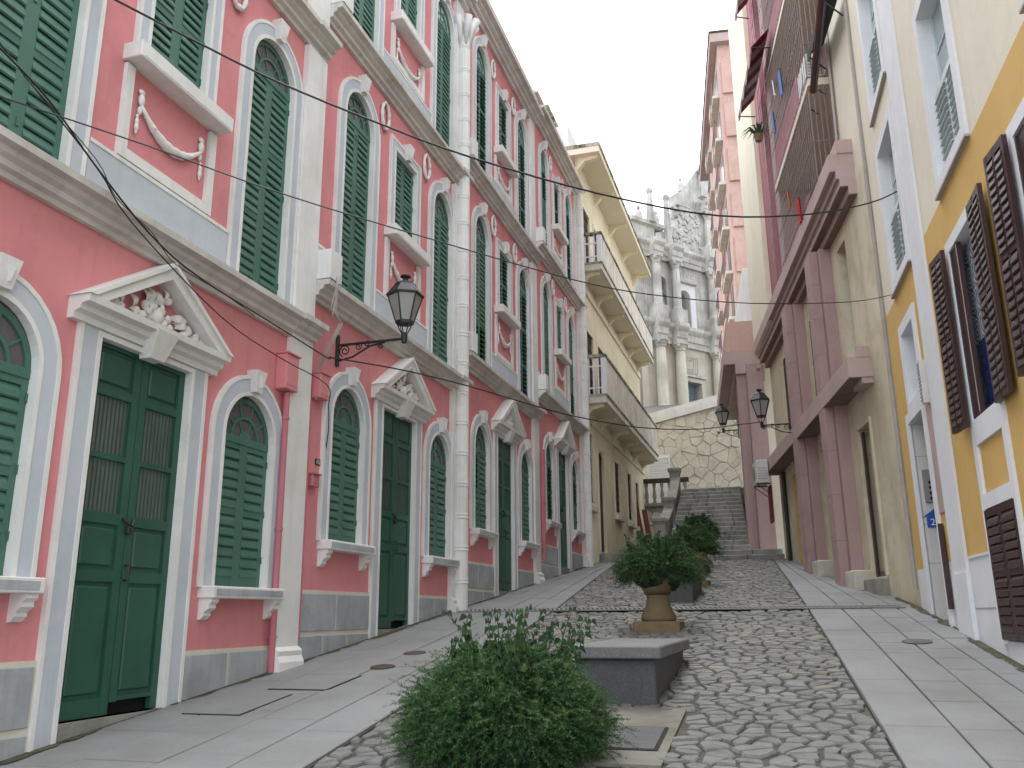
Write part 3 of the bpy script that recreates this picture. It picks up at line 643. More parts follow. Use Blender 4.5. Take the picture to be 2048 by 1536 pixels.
def plate(txt, y, z, label, back, fore):
    t = thing('number_plate', label, 'number plate', (-5.2, y, z), PI/2); MB().box(-.065, .065, -.012, 0, 0, .07).build('plate', back, t)
    cu = bpy.data.curves.new('digits', 'FONT'); cu.body = txt; cu.size = .062; cu.align_x = 'CENTER'; cu.extrude = .001
    tmp = bpy.data.objects.new('tmp', cu); COL.objects.link(tmp); bpy.context.view_layer.update(); me = bpy.data.meshes.new_from_object(tmp.evaluated_get(bpy.context.evaluated_depsgraph_get())); bpy.data.objects.remove(tmp)
    me.materials.clear(); me.materials.append(M[fore]); inst('digits', me, t, loc=(0, -.0145, .013), rot=(PI/2, 0, 0))
plate('1525', 9.17, 3.33, 'black plate with white digits, upper of the two', 'black', 'lett')
plate('1521', 9.14, 3.12, 'dark plate with worn digits, lower of the two', 'black', 'steel')
t = thing('cable_bundle', 'bundle of pale cables hanging over the cornice by the lantern', 'cables', (-5.1, 8.95, 4.3))
for k in range(4): MB().tube([(.15+.02*k, .03*(k % 3), 1.32), (.21+.012*k, -.05-.03*k, 1.12), (.19, -.02-.045*k, .86-.05*(k % 3)), (.2+.01*k, .05+.01*k, .72), (.05, .02*k-.03, .3), (-.06, .012*k, .1), (-.05, .02*k, -.22)], .006, 5).build('cable', 'pipe', t)
# ------------------------------------------------------------------ right side of the street
def wall_grid(mb, x0, x1, z0, z1, ops, depth=.3, y=0.):
    cl = [(max(a, x0), min(b, x1), max(c, z0), min(d, z1), c >= z0, d <= z1) for a, b, c, d in ops if a < x1 and b > x0 and c < z1 and d > z0]
    xs = sorted({x0, x1, *[o[0] for o in cl], *[o[1] for o in cl]}); zs = sorted({z0, z1, *[o[2] for o in cl], *[o[3] for o in cl]})
    for i in range(len(xs)-1):
        for j in range(len(zs)-1):
            cx, cz = (xs[i]+xs[i+1])/2, (zs[j]+zs[j+1])/2
            if any(o[0] < cx < o[1] and o[2] < cz < o[3] for o in cl): continue
            mb.add([(xs[i], y, zs[j]), (xs[i+1], y, zs[j]), (xs[i+1], y, zs[j+1]), (xs[i], y, zs[j+1])], [(0, 1, 2, 3)])
    for a, b, c, d, lo, hi in cl:
        v = [(a, y, c), (b, y, c), (b, y, d), (a, y, d), (a, y+depth, c), (b, y+depth, c), (b, y+depth, d), (a, y+depth, d)]
        f = [(1, 2, 6, 5), (3, 0, 4, 7)]+([(0, 1, 5, 4)] if lo else [])+([(2, 3, 7, 6)] if hi else []); mb.add(v, f)
    return mb
def ring_frame(par, x0, x1, z0, z1, w, y0, y1, m, name='frame', bottom=True):
    e_ = .005; pa = [(x0+e_, z0+(e_ if bottom else 0)), (x0+e_, z1-e_), (x1-e_, z1-e_), (x1-e_, z0+(e_ if bottom else 0))]; pb = [(x0-w, z0-(w if bottom else 0)), (x0-w, z1+w), (x1+w, z1+w), (x1+w, z0-(w if bottom else 0))]
    return MB().strip(pa, pb, y0, y1, closed=bottom).build(name, m, par)
SLM = {}
def slatmesh(m, opn=False):
    k = (m, opn)
    if k not in SLM:
        SLM[k] = (SLO if opn else SLC).copy(); SLM[k].materials.clear(); SLM[k].materials.append(M[m])
    return SLM[k]
def louvre(par, x0, x1, z0, z1, panels, y, m, step=.075, opn=False, st=.05, T=.04, name='shutter', obj=None):
    mb = MB(); mb.box(x0, x0+st, y, y+T, z0, z1); mb.box(x1-st, x1, y, y+T, z0, z1); n_ = panels; rail = .07; tot = (z1-z0-rail*(n_+1))/n_; hz = []
    for k in range(n_+1): mb.box(x0+st, x1-st, y+.002, y+T-.002, z0+k*(tot+rail), z0+k*(tot+rail)+rail)
    sh = obj or mb.build(name, m, par)
    for k in range(n_):
        a = z0+rail+k*(tot+rail); n = max(2, round(tot/step)); me = slatmesh(m, opn)
        for i in range(n): inst('slat', me, sh, loc=((x0+x1)/2, y+T/2, a+(i+.5)*tot/n), rot=(random.uniform(-.06, .06), 0, 0), scale=(x1-x0-2*st, 1 if not opn else .8, (1. if opn else 1.3)*tot/n/.092))
    return sh
thY = math.atan2(-1, .04); YO = (1.93, 8.94, 0)
Y = thing('yellow_house', 'yellow and cream house with brown shutters at the right edge', 'house', YO, thY)
ups = [(-3.57, -2.49, 6.02, 7.96), (-.43, .60, 6.02, 7.96), (2.70, 3.76, 6.02, 7.96), (-3.57, -2.49, 8.72, 10.7), (-.43, .60, 8.72, 10.7), (2.7, 3.76, 8.72, 10.7)]
ops = [(-3.75, -2.75, .9, 4.05), (-3.5, -2.68, 4.27, 5.22), (-.46, .46, 3.40, 5.19), (-.52, .50, 1.33, 2.53), (1.90, 2.82, 3.40, 5.19), (1.85, 2.86, 1.33, 2.53)]
wall_grid(MB(), -4.55, 7.5, 2.15, 5.84, ops, .5).build('wall', 'yellow', Y)
wall_grid(MB(), -4.55, 7.5, .2, 2.15, ops, .5).build('plinth', 'wpaint', Y)
mb = wall_grid(MB(), -4.55, 7.5, 5.84, 12.6, ups, .34); mb.add([(-4.55, 0, 1), (-4.55, 6, 1), (-4.55, 6, 12.6), (-4.55, 0, 12.6), (7.5, 0, 12.6), (7.5, 6, 12.6)], [(0, 1, 2, 3), (3, 2, 5, 4)]); mb.build('upper_wall', 'cream', Y)
mb = MB()
for o in ops[1:]+ups: mb.box(o[0]-.05, o[1]+.05, .52, .55, o[2]-.05, o[3]+.05)
mb.build('dark_backing', 'dark', Y)
MB().box(-2.22, -1.56, -.03, .01, .2, 12.6).build('corner_strip', 'wpaint', Y); MB().box(-2.235, -1.545, -.045, .01, .2, 2.0).build('corner_strip_base', 'wpaint', Y)
for xa, xb in ((-1.5, -.6), (.6, 1.7), (3.1, 7.5)): MB().box(xa, xb, -.004, .0, 1.62, 1.632).build('plinth_joint', 'pipe', Y); MB().box(xa, xb, -.012, .0, 2.13, 2.155).build('plinth_edge', 'wpaint', Y)
for (a, b, c, d) in ups:                        # upper windows: glass above, pale louvres below
    f = ring_frame(Y, a, b, c, d, .15, -.03, .3, 'wpaint', 'window_frame'); MB().box(a-.17, b+.17, -.05, .0, c-.175, c-.15).build('drip_edge', 'pipe', f)
    m_ = (a+b)/2; zc = c+(d-c)*.50
    g = MB(); g.box(a, a+.04, .12, .16, zc, d); g.box(b-.04, b, .12, .16, zc, d); g.box(m_-.02, m_+.02, .12, .16, zc, d); g.box(a+.04, b-.04, .121, .159, d-.04, d); g.box(a+.04, b-.04, .125, .155, (zc+d)/2-.012, (zc+d)/2+.012); cs = g.build('casement', 'cube', Y)
    for xa, xb in ((a+.04, m_-.02), (m_+.02, b-.04)):
        for za, zb in ((zc, (zc+d)/2-.012), ((zc+d)/2+.012, d-.04)): MB().box(xa, xb, .138, .143, za, zb).build('pane', 'glassl', cs)
    for xa, xb in ((a, m_), (m_, b)): louvre(Y, xa+.004, xb-.004, c, zc, 1, .05, 'cube', .085, True, .03)
# small window over the door
f = ring_frame(Y, -3.5, -2.68, 4.27, 5.22, .15, -.03, .4, 'wpaint', 'window_frame')
g = MB(); g.box(-3.5, -3.46, .28, .32, 4.27, 5.22); g.box(-2.72, -2.68, .28, .32, 4.27, 5.22); g.box(-3.46, -2.72, .281, .319, 4.27, 4.31); g.box(-3.46, -2.72, .281, .319, 5.18, 5.22); g.box(-3.46, -2.72, .28, .32, 4.60, 4.63); cs = g.build('casement', 'brdoor', Y)
for za, zb in ((4.31, 4.60), (4.63, 5.18)): MB().box(-3.46, -2.72, .298, .303, za, zb).build('pane', 'glassl', cs)
# doorway: deep passage with painted jambs
ring_frame(Y, -3.75, -2.75, .9, 4.05, .13, -.035, .02, 'wpaint', 'door_frame', False)
mb = MB(); mb.box(-3.80, -3.745, -.001, 1.2, .9, 4.1); mb.box(-2.755, -2.70, .02, 1.2, .9, 4.1); mb.box(-3.745, -2.755, .02, 1.2, 4.04, 4.1); mb.build('door_jamb', 'wgran', Y)
MB().box(-3.75, -2.75, 1.15, 1.19, .9, 4.05).build('door_leaf', 'brdoor', Y); MB().box(-3.75, -2.75, .0, 1.2, .9, 1.50).build('door_step', 'conc', Y)
for z in (2.2, 2.7, 3.6): MB().box(-3.747, -3.741, .0, .6, z, z+.008).build('jamb_joint', 'pipe', Y)
MB().box(-2.60, -2.30, -.012, .01, 2.72, 4.15).build('stone_panel', 'dusty2', Y)
q = MB().box(-2.56, -2.50, -.06, -.01, 1.62, 2.60).build('folded_shutter', 'brown', Y)
MB().box(-2.40, -2.28, -.09, -.0, 4.02, 4.55).build('vent_box', 'acw', Y)
q = MB()
for i in range(11): q.box(-2.405, -2.275, -.094, -.09, 4.05+i*.045, 4.068+i*.045)
q.build('vent_grille', 'steel', Y)
# brown shutter windows, yellow panels, low shutters
for k, xo in enumerate((0., 2.36)):
    a, b = -.46+xo, .46+xo
    wf = ring_frame(Y, a, b, 3.40, 5.19, .12, -.03, .3, 'wpaint', 'window_frame')
    cm = MB().box(a+.01, a+.05, -.02, .02, 3.42, 5.17).box(a+.27, a+.31, -.022, .02, 3.42, 5.17).box(a+.05, a+.27, -.01, .015, 3.42, 5.17).build('inner_casement', 'brown', wf); MB().box(a+.285, a+.298, -.026, -.022, 3.44, 5.15).build('pale_edge', 'dusty2', wf)  # thin paler strip along the brown casement edge
    mb = MB(); mb.box(a-.12, a, -.03, .01, 1.3, 3.28); mb.box(b, b+.12, -.03, .01, 1.3, 3.28); mb.box(a, b, -.03, .01, 3.16, 3.28); mb.box(a, b, -.03, .01, 2.54, 2.68); mb.build('panel_frame', 'wpaint', Y)
    for s_ in (-1, 1):                          # leaves folded back on to the wall
        x0 = a-.03 if s_ < 0 else b+.07; ang = -.03 if s_ > 0 else .10
        mb = MB(); xx = (-.40, 0) if s_ < 0 else (0, .50); st = .05
        mb.box(xx[0], xx[0]+st, -.02, .02, 3.36, 5.24); mb.box(xx[1]-st, xx[1], -.02, .02, 3.36, 5.24); mb.box(sum(xx)/2-.02, sum(xx)/2+.02, -.018, .018, 3.36, 5.24)
        for z in (3.36, 4.30, 5.17): mb.box(xx[0]+st, xx[1]-st, -.018, .018, z, z+.07)
        lf = mb.build('shutter_leaf', 'brown', Y, loc=(x0, -.075 if s_ < 0 else -.05, 0)); lf.rotation_euler = (0, 0, ang)
        for (za, zb) in ((3.43, 4.30), (4.37, 5.17)):
            n = 11
            for i in range(n):
                for (ua, ub) in ((xx[0]+st, sum(xx)/2-.02), (sum(xx)/2+.02, xx[1]-st)):
                    inst('slat', slatmesh('brown'), lf, loc=((ua+ub)/2, 0, za+(i+.5)*(zb-za)/n), scale=(ub-ua, 1, 1.5*(zb-za)/n/.092))
        q = MB().tube([(x0+(.3*s_), -.02, 4.0), (x0+.33*s_, -.12, 4.05), (x0+.36*s_, -.14, 4.12)], .008, 5).build('shutter_hook', 'iron', Y)
    if k == 0:                                   # tiled wall seen in the opening
        MB().box(a+.006, b-.006, .10, .11, 3.41, 5.18).build('tile_bed', 'wgran', wf)
        for i in range(3):
            for j in range(4):
                xa = a+.01+i*.302; za = 4.16+j*.27
                if za < 5.19: MB().box(0, .295, -.008, 0, 0, min(.26, 5.18-za)).build('printed_tile', 'tile', wf, loc=(xa, .10, za))
        for i in range(6):
            for j in range(5): MB().box(0, .146, -.008, 0, 0, .145).build('blue_tile', 'bluetile', wf, loc=(a+.008+i*.1505, .10, 3.412+j*.149))
    for xa, xb in ((a-.05, xo), (xo, b+.04)): louvre(Y, xa+.004, xb-.004, 1.34, 2.53, 2, -.035, 'brown', .085)
mb = MB(); mb.tube([(-.9, -.9, 8.75), (1.9, -.02, 7.95)], .028, 6); mb.tube([(1.9, -.02, 7.6), (1.9, -.02, 8.6)], .035, 6); mb.tube([(-.9, -.9, 8.75), (-2.6, -.9, 8.62)], .028, 6)
t = thing('folding_awning', 'dark folded awning arm high on the cream wall', 'awning', YO, thY); mb.build('arm', 'iron', t, kind='stuff')
MB().tube([(-2.7, -.9, 8.66), (-.8, -.9, 8.80)], .05, 8).build('roller', 'awn1', t)
# things on the yellow house
ml = thing('letter_boxes', 'grey steel letter box panel in the yellow house doorway', 'letter box', (YO[0], YO[1], 0), thY)
MB().cbox(-3.745, -3.70, .06, .46, 2.98, 3.42, .008).build('case', 'steel', ml)
q = MB()
for i in range(3):
    for j in range(4): q.box(-3.70, -3.694, .12+i*.11, .17+i*.11, 3.02+j*.07, 3.055+j*.07)
q.build('buttons', 'nearblack', ml)
sg = thing('house_sign', 'small blue house-shaped sign with white 26 on the doorway jamb', 'sign', (YO[0], YO[1], 0), thY)
q = MB(); pr = [(.05, 2.66), (.25, 2.66), (.25, 2.80), (.29, 2.80), (.15, 2.90), (.01, 2.80), (.05, 2.80)]; n = len(pr)
q.add([(-3.742, y_, z_) for y_, z_ in pr]+[(-3.725, y_, z_) for y_, z_ in pr], [tuple(range(n)), tuple(range(2*n-1, n-1, -1))]+[(i, (i+1) % n, n+(i+1) % n, n+i) for i in range(n)]); q.build('board', 'blue', sg)
cu = bpy.data.curves.new('digits', 'FONT'); cu.body = '26'; cu.size = .12; cu.align_x = 'CENTER'; cu.extrude = .001
tmp = bpy.data.objects.new('tmp', cu); COL.objects.link(tmp); bpy.context.view_layer.update(); me = bpy.data.meshes.new_from_object(tmp.evaluated_get(bpy.context.evaluated_depsgraph_get())); bpy.data.objects.remove(tmp)
me.materials.clear(); me.materials.append(M['lett']); inst('digits', me, sg, loc=(-3.722, .15, 2.69), rot=(PI/2, 0, PI/2))
# ------------------------------------------------------------------ apartment block with pink columns
thA = math.atan2(-1, .15); AO = (.85, 17.28, 0)
A = thing('apartment_block', 'cream apartment block on dusty pink columns with caged balconies', 'building', AO, thA)
WY = .386
gops = [(1.25, 2.08, 2.15, 4.65), (-5.6, -4.7, 2.5, 4.9), (-2.2, -.4, 2.3, 4.9)]
uops = [(1.1, 1.75, 5.75, 8.05), (-1.9, -.55, 5.85, 7.7), (-5.6, -4.2, 5.85, 7.9)]
wall_grid(MB(), -8.0, 3.86, 1.2, 5.3, gops, .35, WY).build('wall', 'cream3', A)
wall_grid(MB(), -8.0, 3.86, 5.3, 8.6, uops, .35, WY).build('wall', 'cream3', A)
mb = MB(); mb.box(2.06, 3.86, WY, 6, 8.6, 22); mb.build('upper_wall', 'cream', A)
mb = MB(); mb.box(-8.0, -4.9, .0, 5, 8.75, 23.5); mb.build('upper_pier', 'cream', A)
MB().box(-4.9, -3.88, .12, 4, 8.75, 22).build('crimson_pier', 'crimson', A)
mb = MB(); mb.box(-3.88, -2.72, .3, 4, 8.75, 22); mb.build('white_pier', 'wpaint', A)
q = MB()
for i in range(26):
    q.box(-3.85, -2.75, .02, .03, 9.3+i*.48, 9.315+i*.48)
for i in range(5): q.box(-3.8+i*.25, -3.79+i*.25, .018, .028, 9.2, 21.9)
q.build('window_bars', 'rust', A, kind='stuff')
MB().box(-2.72, -2.2, .05, 4, 8.75, 22).build('pink_pier', 'dusty2', A)
MB().box(-2.2, 2.06, 1.05, 1.2, 8.6, 22).build('balcony_back_wall', 'dusty2', A)
mb = MB()
for o in gops+uops: mb.box(o[0]-.05, o[1]+.05, WY+.34, WY+.37, o[2]-.05, o[3]+.05)
mb.build('dark_backing', 'dark', A)
# beams
MB().xprism([(0, 5.27), (0, 5.60), (WY+.01, 5.60), (WY+.01, 5.27)], -7.95, 2.62).build('lower_beam', 'dusty2', A)
MB().prism([(2.60, 5.6), (2.60, 5.73), (2.63, 5.78), (2.63, 5.6)], .15, .36).build('beam_cap', 'dusty2', A)
MB().box(2.0, 2.6, .2, WY, 5.17, 5.268).build('beam_corbel', 'dusty2', A)
MB().xprism([(-.02, 8.78), (-.02, 9.10), (WY+.4, 9.10), (WY+.4, 8.35), (.25, 8.35), (.25, 8.50), (.12, 8.50), (.12, 8.64), (.07, 8.64), (.07, 8.78)], -7.95, 2.93).build('upper_beam', 'dusty2', A)
MB().box(-7.9, 2.58, .02, WY-.004, 5.258, 5.267).build('beam_soffit', 'soffit', A); MB().box(-7.9, 2.9, .254, WY-.004, 8.338, 8.347).build('beam_soffit', 'soffit', A); MB().box(-7.9, 2.9, .125, .246, 8.488, 8.497).build('beam_soffit', 'soffit', A)  # thin dark brown panels set under the beams to darken their undersides
MB().box(2.50, 2.95, .12, WY, 9.1, 9.35).build('beam_cap', 'dusty2', A)
MB().xprism([(.0, 8.30), (.0, 8.42), (.1, 8.42), (.1, 8.30)], -8.05, -7.7).build('beam_step', 'dusty2', A)
for (xa, xb) in ((0., .62), (-3.10, -2.42)):
    for (za, zb) in ((1.2, 5.27), (5.60, 8.36)):
        c = MB().cbox(xa, xb-.14, .0, .17, za, zb, .012).build('column', 'dusty', A); MB().cbox(xa-.03, xb, .17, WY+.02, za, zb, .012).build('column_rib', 'dusty', c)
        n = 5 if zb < 6 else 4
        for i in range(1, n):
            z = za+(zb-za)*i/n; MB().box(xa-.002, xb-.138, -.002, .16, z, z+.006).build('column_joint', 'soffit', c)
for (xa, xb, lo, hi) in ((.5, 1.25, 1.6, 2.28), (-2.5, -1.8, 1.9, 2.62)): MB().cbox(xa, xb, .06, .7, lo, hi, .02).build('plinth_block', 'rubble', A)
MB().cbox(1.2, 2.12, .2, .75, 1.5, 2.12, .02).build('door_step', 'conc', A)
ring_frame(A, 1.25, 2.08, 2.15, 4.65, .07, WY-.03, WY+.02, 'cream3', 'door_frame', False)
MB().box(1.3, 1.40, WY+.02, WY+.06, 2.15, 4.6).build('folding_gate', 'brown', A)
ring_frame(A, -5.6, -4.7, 2.5, 4.9, .1, WY-.03, WY+.02, 'yellow', 'door_frame', False); MB().box(-5.6, -4.7, WY+.1, WY+.14, 2.4, 4.9).build('door_leaf', 'brdoor', A)
q = MB()
for o in uops[1:]:
    for i in range(9): q.tube([(o[0]+(i+.5)*(o[1]-o[0])/9, WY-.02, o[2]), (o[0]+(i+.5)*(o[1]-o[0])/9, WY-.02, o[3])], .012, 5)
    for z in (o[2]+.1, (o[2]+o[3])/2, o[3]-.1): q.tube([(o[0], WY-.02, z), (o[1], WY-.02, z)], .012, 5)
q.build('window_bars', 'iron', A, kind='stuff')
# balconies with cages
for k, z in enumerate((11.0, 13.8, 16.6, 19.4)):
    sl = MB().box(-2.2, 2.06, -.02, 1.35, z, z+.14).build('balcony_slab', 'under', A)
    lo = 9.1 if k == 0 else (11.14, 13.94, 16.74)[k-1]
    q = MB(); n = 26
    for i in range(n): x = -2.18+i*4.2/(n-1); q.box(x-.005, x+.005, -.033, -.024, lo, z)
    for zz in (lo+.03, lo+.75, lo+1.2, lo+1.8, z-.05): q.box(-2.2, 2.06, -.04, -.03, zz, zz+.018)
    for i in range(5): q.box(2.04, 2.052, -.03+i*.09, -.018+i*.09, lo, z)
    for zz in (lo+.03, lo+.75, lo+1.8): q.box(2.04, 2.055, -.03, .38, zz, zz+.016)
    q.build('balcony_cage', 'rust', A, kind='stuff')
    MB().box(-2.2, .9, .03, .08, lo, lo+.85 if k else lo+.3).build('parapet', 'crimson', A)
    MB().box(.2, .9, 1.0, 1.06, lo+.0, lo+2.0).build('balcony_door', 'dark', A); MB().box(-1.7, -.6, 1.0, 1.06, lo+.7, lo+1.9).build('balcony_window', 'glassd', A)
for k in range(3): MB().tube([(2.12+.06*k, WY-.03-.02*k, 9.2), (2.15+.05*k, WY-.03, 12), (2.1+.06*k, WY-.03, 22)], .022, 6).build('drain_pipe', 'pipe', A)
MB().tube([(3.65, WY-.05, 1.9), (3.7, WY-.05, 9), (3.72, WY-.05, 22)], .03, 6).build('drain_pipe', 'pipe', A)
MB().tube([(-6.9, WY-.06, 2.7), (-6.9, WY-.06, 5.2)], .05, 8).build('drain_pipe', 'iron', A)
def awning(loc, rz, L, D_, H, m1, m2, label, n=9):
    t = thing('awning', label, 'awning', loc, rz)
    for i in range(n):
        a, b = -L/2+i*L/n, -L/2+(i+1)*L/n; q = MB(); q.hex8([(a, 0, 0), (b, 0, 0), (b, -D_, -H), (a, -D_, -H), (a, 0, .02), (b, 0, .02), (b, -D_, -H+.02), (a, -D_, -H+.02)])
        q.prism([(a, -H+.01), (b, -H+.01), (b, -H-.14), ((a+b)/2, -H-.2), (a, -H-.14)], -D_-.008, -D_+.008); q.build('stripe', m1 if i % 2 == 0 else m2, t)
    q = MB(); q.tube([(-L/2, 0, -.5), (-L/2, -D_, -H)], .015, 5); q.tube([(L/2, 0, -.5), (L/2, -D_, -H)], .015, 5); q.build('arms', 'iron', t, kind='stuff')
def on_A(x, y, z): return (AO[0]+math.cos(thA)*x-math.sin(thA)*y, AO[1]+math.sin(thA)*x+math.cos(thA)*y, z)
awning(on_A(-2.55, -.04, 14.55), thA, 2.9, .42, .45, 'awn1', 'awn2', 'maroon and grey striped awning over the caged balconies')
awning(on_A(-3.4, .02, 17.5), thA, 1.2, .35, .4, 'awn1', 'awn2', 'upper striped awning at the top of the crimson strip', 4)
awning(on_A(2.9, .30, 11.75), thA, 1.5, .30, .18, 'awn3', 'awn3', 'dark green scalloped awning high beside the yellow house', 5)
def aircon(loc, rz, label, w_=.8, h=.55, d=.3, bracket=True):
    t = thing('air_conditioner', label, 'air conditioner', loc, rz); MB().cbox(-w_/2, w_/2, -d, 0, 0, h, .015).build('case', 'acw', t)
    MB().lathe([(.2, 0), (.2, .01), (.03, .012)], 18).build('fan_grille', 'steel', t, loc=(-.12, -d-.001, h/2)).rotation_euler = (PI/2, 0, 0)
    q = MB()
    for i in range(5): q.box(w_/2-.001, w_/2+.004, -d+.04, -.04, .1+i*.07, .12+i*.07)
    q.build('side_vent', 'steel', t)
    if bracket:
        q = MB(); q.box(-w_/2+.05, -w_/2+.08, -d, .05, -.03, 0); q.box(w_/2-.08, w_/2-.05, -d, .05, -.03, 0); q.tube([(-w_/2+.065, -d, -.03), (-w_/2+.065, .02, -.3)], .012, 5); q.tube([(w_/2-.065, -d, -.03), (w_/2-.065, .02, -.3)], .012, 5); q.build('bracket', 'iron', t)
aircon(on_A(1.6, .28, 11.16), thA, 'white air conditioner inside the lowest cage near the cream wall')
aircon(on_A(-7.4, -.02, 4.95), thA, 'white air conditioner hung under the lower pink beam', .75, .62, .32)
t = thing('street_notice', 'white paper notice on the cream wall by the brown doorway', 'notice', on_A(-4.45, WY-.01, 3.0), thA); MB().box(-.13, .13, -.01, 0, 0, .75).build('sheet', 'lett', t)
t = thing('red_board', 'dark red board fixed to the wall at the stair foot', 'board', on_A(-7.75, .1, 3.95), thA); MB().cbox(-.25, .25, -.05, 0, 0, 1.0, .01).build('panel', 'redsign', t)
def laundry(loc, m, label, w_=.3, h=.5):
    t = thing('hanging_cloth', label, 'laundry', loc, thA); n = 6; q = MB(); vs = []
    for i in range(n+1):
        for j in (0, 1): vs.append((-w_/2+w_*i/n, .02*math.sin(i*1.9)+(.02 if j else 0), -h*j*(1-.08*(i % 2))))
    q.add(vs, [(2*i, 2*i+1, 2*i+3, 2*i+2) for i in range(n)]); q.add([(x, y+.006, z) for x, y, z in vs], [(2*i, 2*i+2, 2*i+3, 2*i+1) for i in range(n)]); q.build('cloth', m, t)
laundry(on_A(.35, -.06, 9.55), 'red', 'red cloth on the lowest balcony above the pink beam'); laundry(on_A(-.6, -.06, 10.2), 'orange', 'orange cloth on the lowest caged balcony', .15, .4)
laundry(on_A(-.3, -.06, 12.9), 'bluec', 'blue clothes behind the second cage', .35, .6); laundry(on_A(-1.1, -.06, 13.2), 'whitec', 'white cloth behind the second cage', .2, .4); laundry(on_A(-1.5, -.06, 12.6), 'bluec', 'dark blue cloth at far end of the second cage', .25, .5)
# ------------------------------------------------------------------ far right: pink pier with beam, peach block with balconies
thP = math.atan2(-1, .126)
Q = thing('peach_apartment_block', 'tall peach apartment block with balconies beyond the columns', 'building', (-1.15, 40, 0), thP)
MB().box(-11.0, .0, 0, 8, 6.0, 29.4).build('wall', 'peach', Q); MB().box(-14.6, .35, -.35, 8, 29.4, 29.9).build('eave', 'dusty2', Q); MB().box(-14.65, .40, -.40, 8, 29.9, 30.0).build('eave_edge', 'brdoor', Q)
for i, z in enumerate((10.2, 12.6, 15.0, 17.3, 19.6, 22.0, 24.4, 26.8)):
    for xa, xb in ((-3.4, -.6), (-8.6, -6.0)):
        b = MB().box(xa, xb, -.34, 0, z, z+.15).build('balcony_slab', 'balw', Q)
        q = MB()
        for k in range(int((xb-xa)/.22)): q.box(xa+.05+k*.22, xa+.075+k*.22, -.33, -.31, z+.15, z+1.15)
        q.box(xa, xb, -.34, -.30, z+1.15, z+1.19); q.build('railing', 'rust', b)
        MB().box(xa, xa+1.2, -.38, -.28, z+.15, z+.62).build('planter_panel', 'peach', b); MB().box((xa+xb)/2-.5, (xa+xb)/2+.9, -.02, 0, z+.3, z+1.9).build('window', 'glassd', b)
    MB().box(-5.6, -3.8, -.2, 0, z-.4, z+.9).build('bay_panel', 'peach', Q)
    e = MB().box(.0, .55, .75, 2.6, z-.3, z-.15).build('end_balcony', 'balw', Q); q = MB()
    for k in range(9): q.box(.52, .54, .78+k*.22, .80+k*.22, z-.15, z+.75)
    for k in range(3): q.box(.02+k*.2, .04+k*.2, .76, .78, z-.15, z+.75)
    q.box(.52, .55, .75, 2.6, z+.75, z+.79); q.box(0, .55, .75, .79, z+.751, z+.789); q.build('railing', 'rust', e, kind='stuff'); MB().box(.0, .03, 1.0, 2.2, z+.0, z+1.5).build('end_window', 'glassd', e)
    MB().cbox(.0, .12, .12, .62, z-.2, z+1.6, .02).build('end_panel', 'peach', Q)
R2 = thing('pink_pier', 'dusty pink pier carrying a heavy beam at the stair foot', 'building', (-.92, 26.0, 0), math.atan2(-1, .10))
MB().cbox(-.5, .0, .0, .28, 3.0, 8.75, .015).build('column', 'dusty', R2); MB().cbox(-.55, .14, .28, .75, 3.0, 8.75, .015).build('column_rib', 'dusty', R2)
MB().box(-8, .05, .75, 4, 3.0, 12.0).build('wall', 'cream', R2); MB().box(-8, -.52, .45, .76, 5.2, 12).build('white_pilaster', 'wpaint', R2)
MB().xprism([(-.35, 8.75), (-.35, 9.15), (.8, 9.15), (.8, 8.2), (.3, 8.2), (.3, 8.45), (-.02, 8.45), (-.02, 8.75)], -6.5, .1).build('beam', 'dusty2', R2)
MB().xprism([(-.2, 9.15), (-.2, 10.1), (.75, 10.1), (.75, 9.15)], -6.4, .0).build('balcony_parapet', 'peach', R2)
t = thing('climbing_aloe', 'spiky potted plant on a ledge of the crimson strip', 'plant', on_A(-3.4, -.1, 13.0), thA); MB().lathe([(.08, 0), (.12, .18)], 10).build('pot', 'urn', t)
q = MB()
for k in range(16):
    a = k*2.4; q.tube([(0, 0, .15), (.22*math.cos(a), .22*math.sin(a), .35+.02*(k % 5)), (.42*math.cos(a), .42*math.sin(a), .28-.03*(k % 4))], [.03, .022, .003], 4)
q.build('leaves', 'leaf', t)
# ------------------------------------------------------------------ yellow balcony house beyond the pink row
H = thing('balcony_house', 'pale yellow house with two tiers of white balconies past the pink row', 'house', (-5.2, 24.1, 0), PI/2)
xo = lambda y: y-24.1
dops = [(xo(26.1), xo(27.05), 3.4, 6.5)]; wops = [(xo(24.55), xo(25.25), 4.7, 6.75), (xo(28.8), xo(29.7), 4.85, 6.55), (xo(31.3), xo(32.1), 4.85, 6.55), (xo(33.1), xo(33.8), 4.85, 6.45)]
up = [(xo(y0), xo(y0)+.95, z, z+2.2) for z in (7.75, 11.85) for y0 in (24.9, 26.6, 28.6, 30.6, 32.6)]
mb = wall_grid(MB(), 0, xo(35.5), 2.4, 15.4, dops+wops+up, .3); mb.add([(xo(35.5), 0, 2.4), (xo(35.5), 7, 2.4), (xo(35.5), 7, 15.4), (xo(35.5), 0, 15.4)], [(0, 1, 2, 3)]); mb.build('wall', 'cream2', H)
mb = MB()
for o in dops+wops+up: mb.box(o[0]-.04, o[1]+.04, .29, .31, o[2]-.04, o[3]+.04)
mb.build('dark_backing', 'dark', H)
for z in (7.06, 11.1): MB().box(0, xo(35.5), -.06, .0, z, z+.22).build('wall_band', 'cream', H)
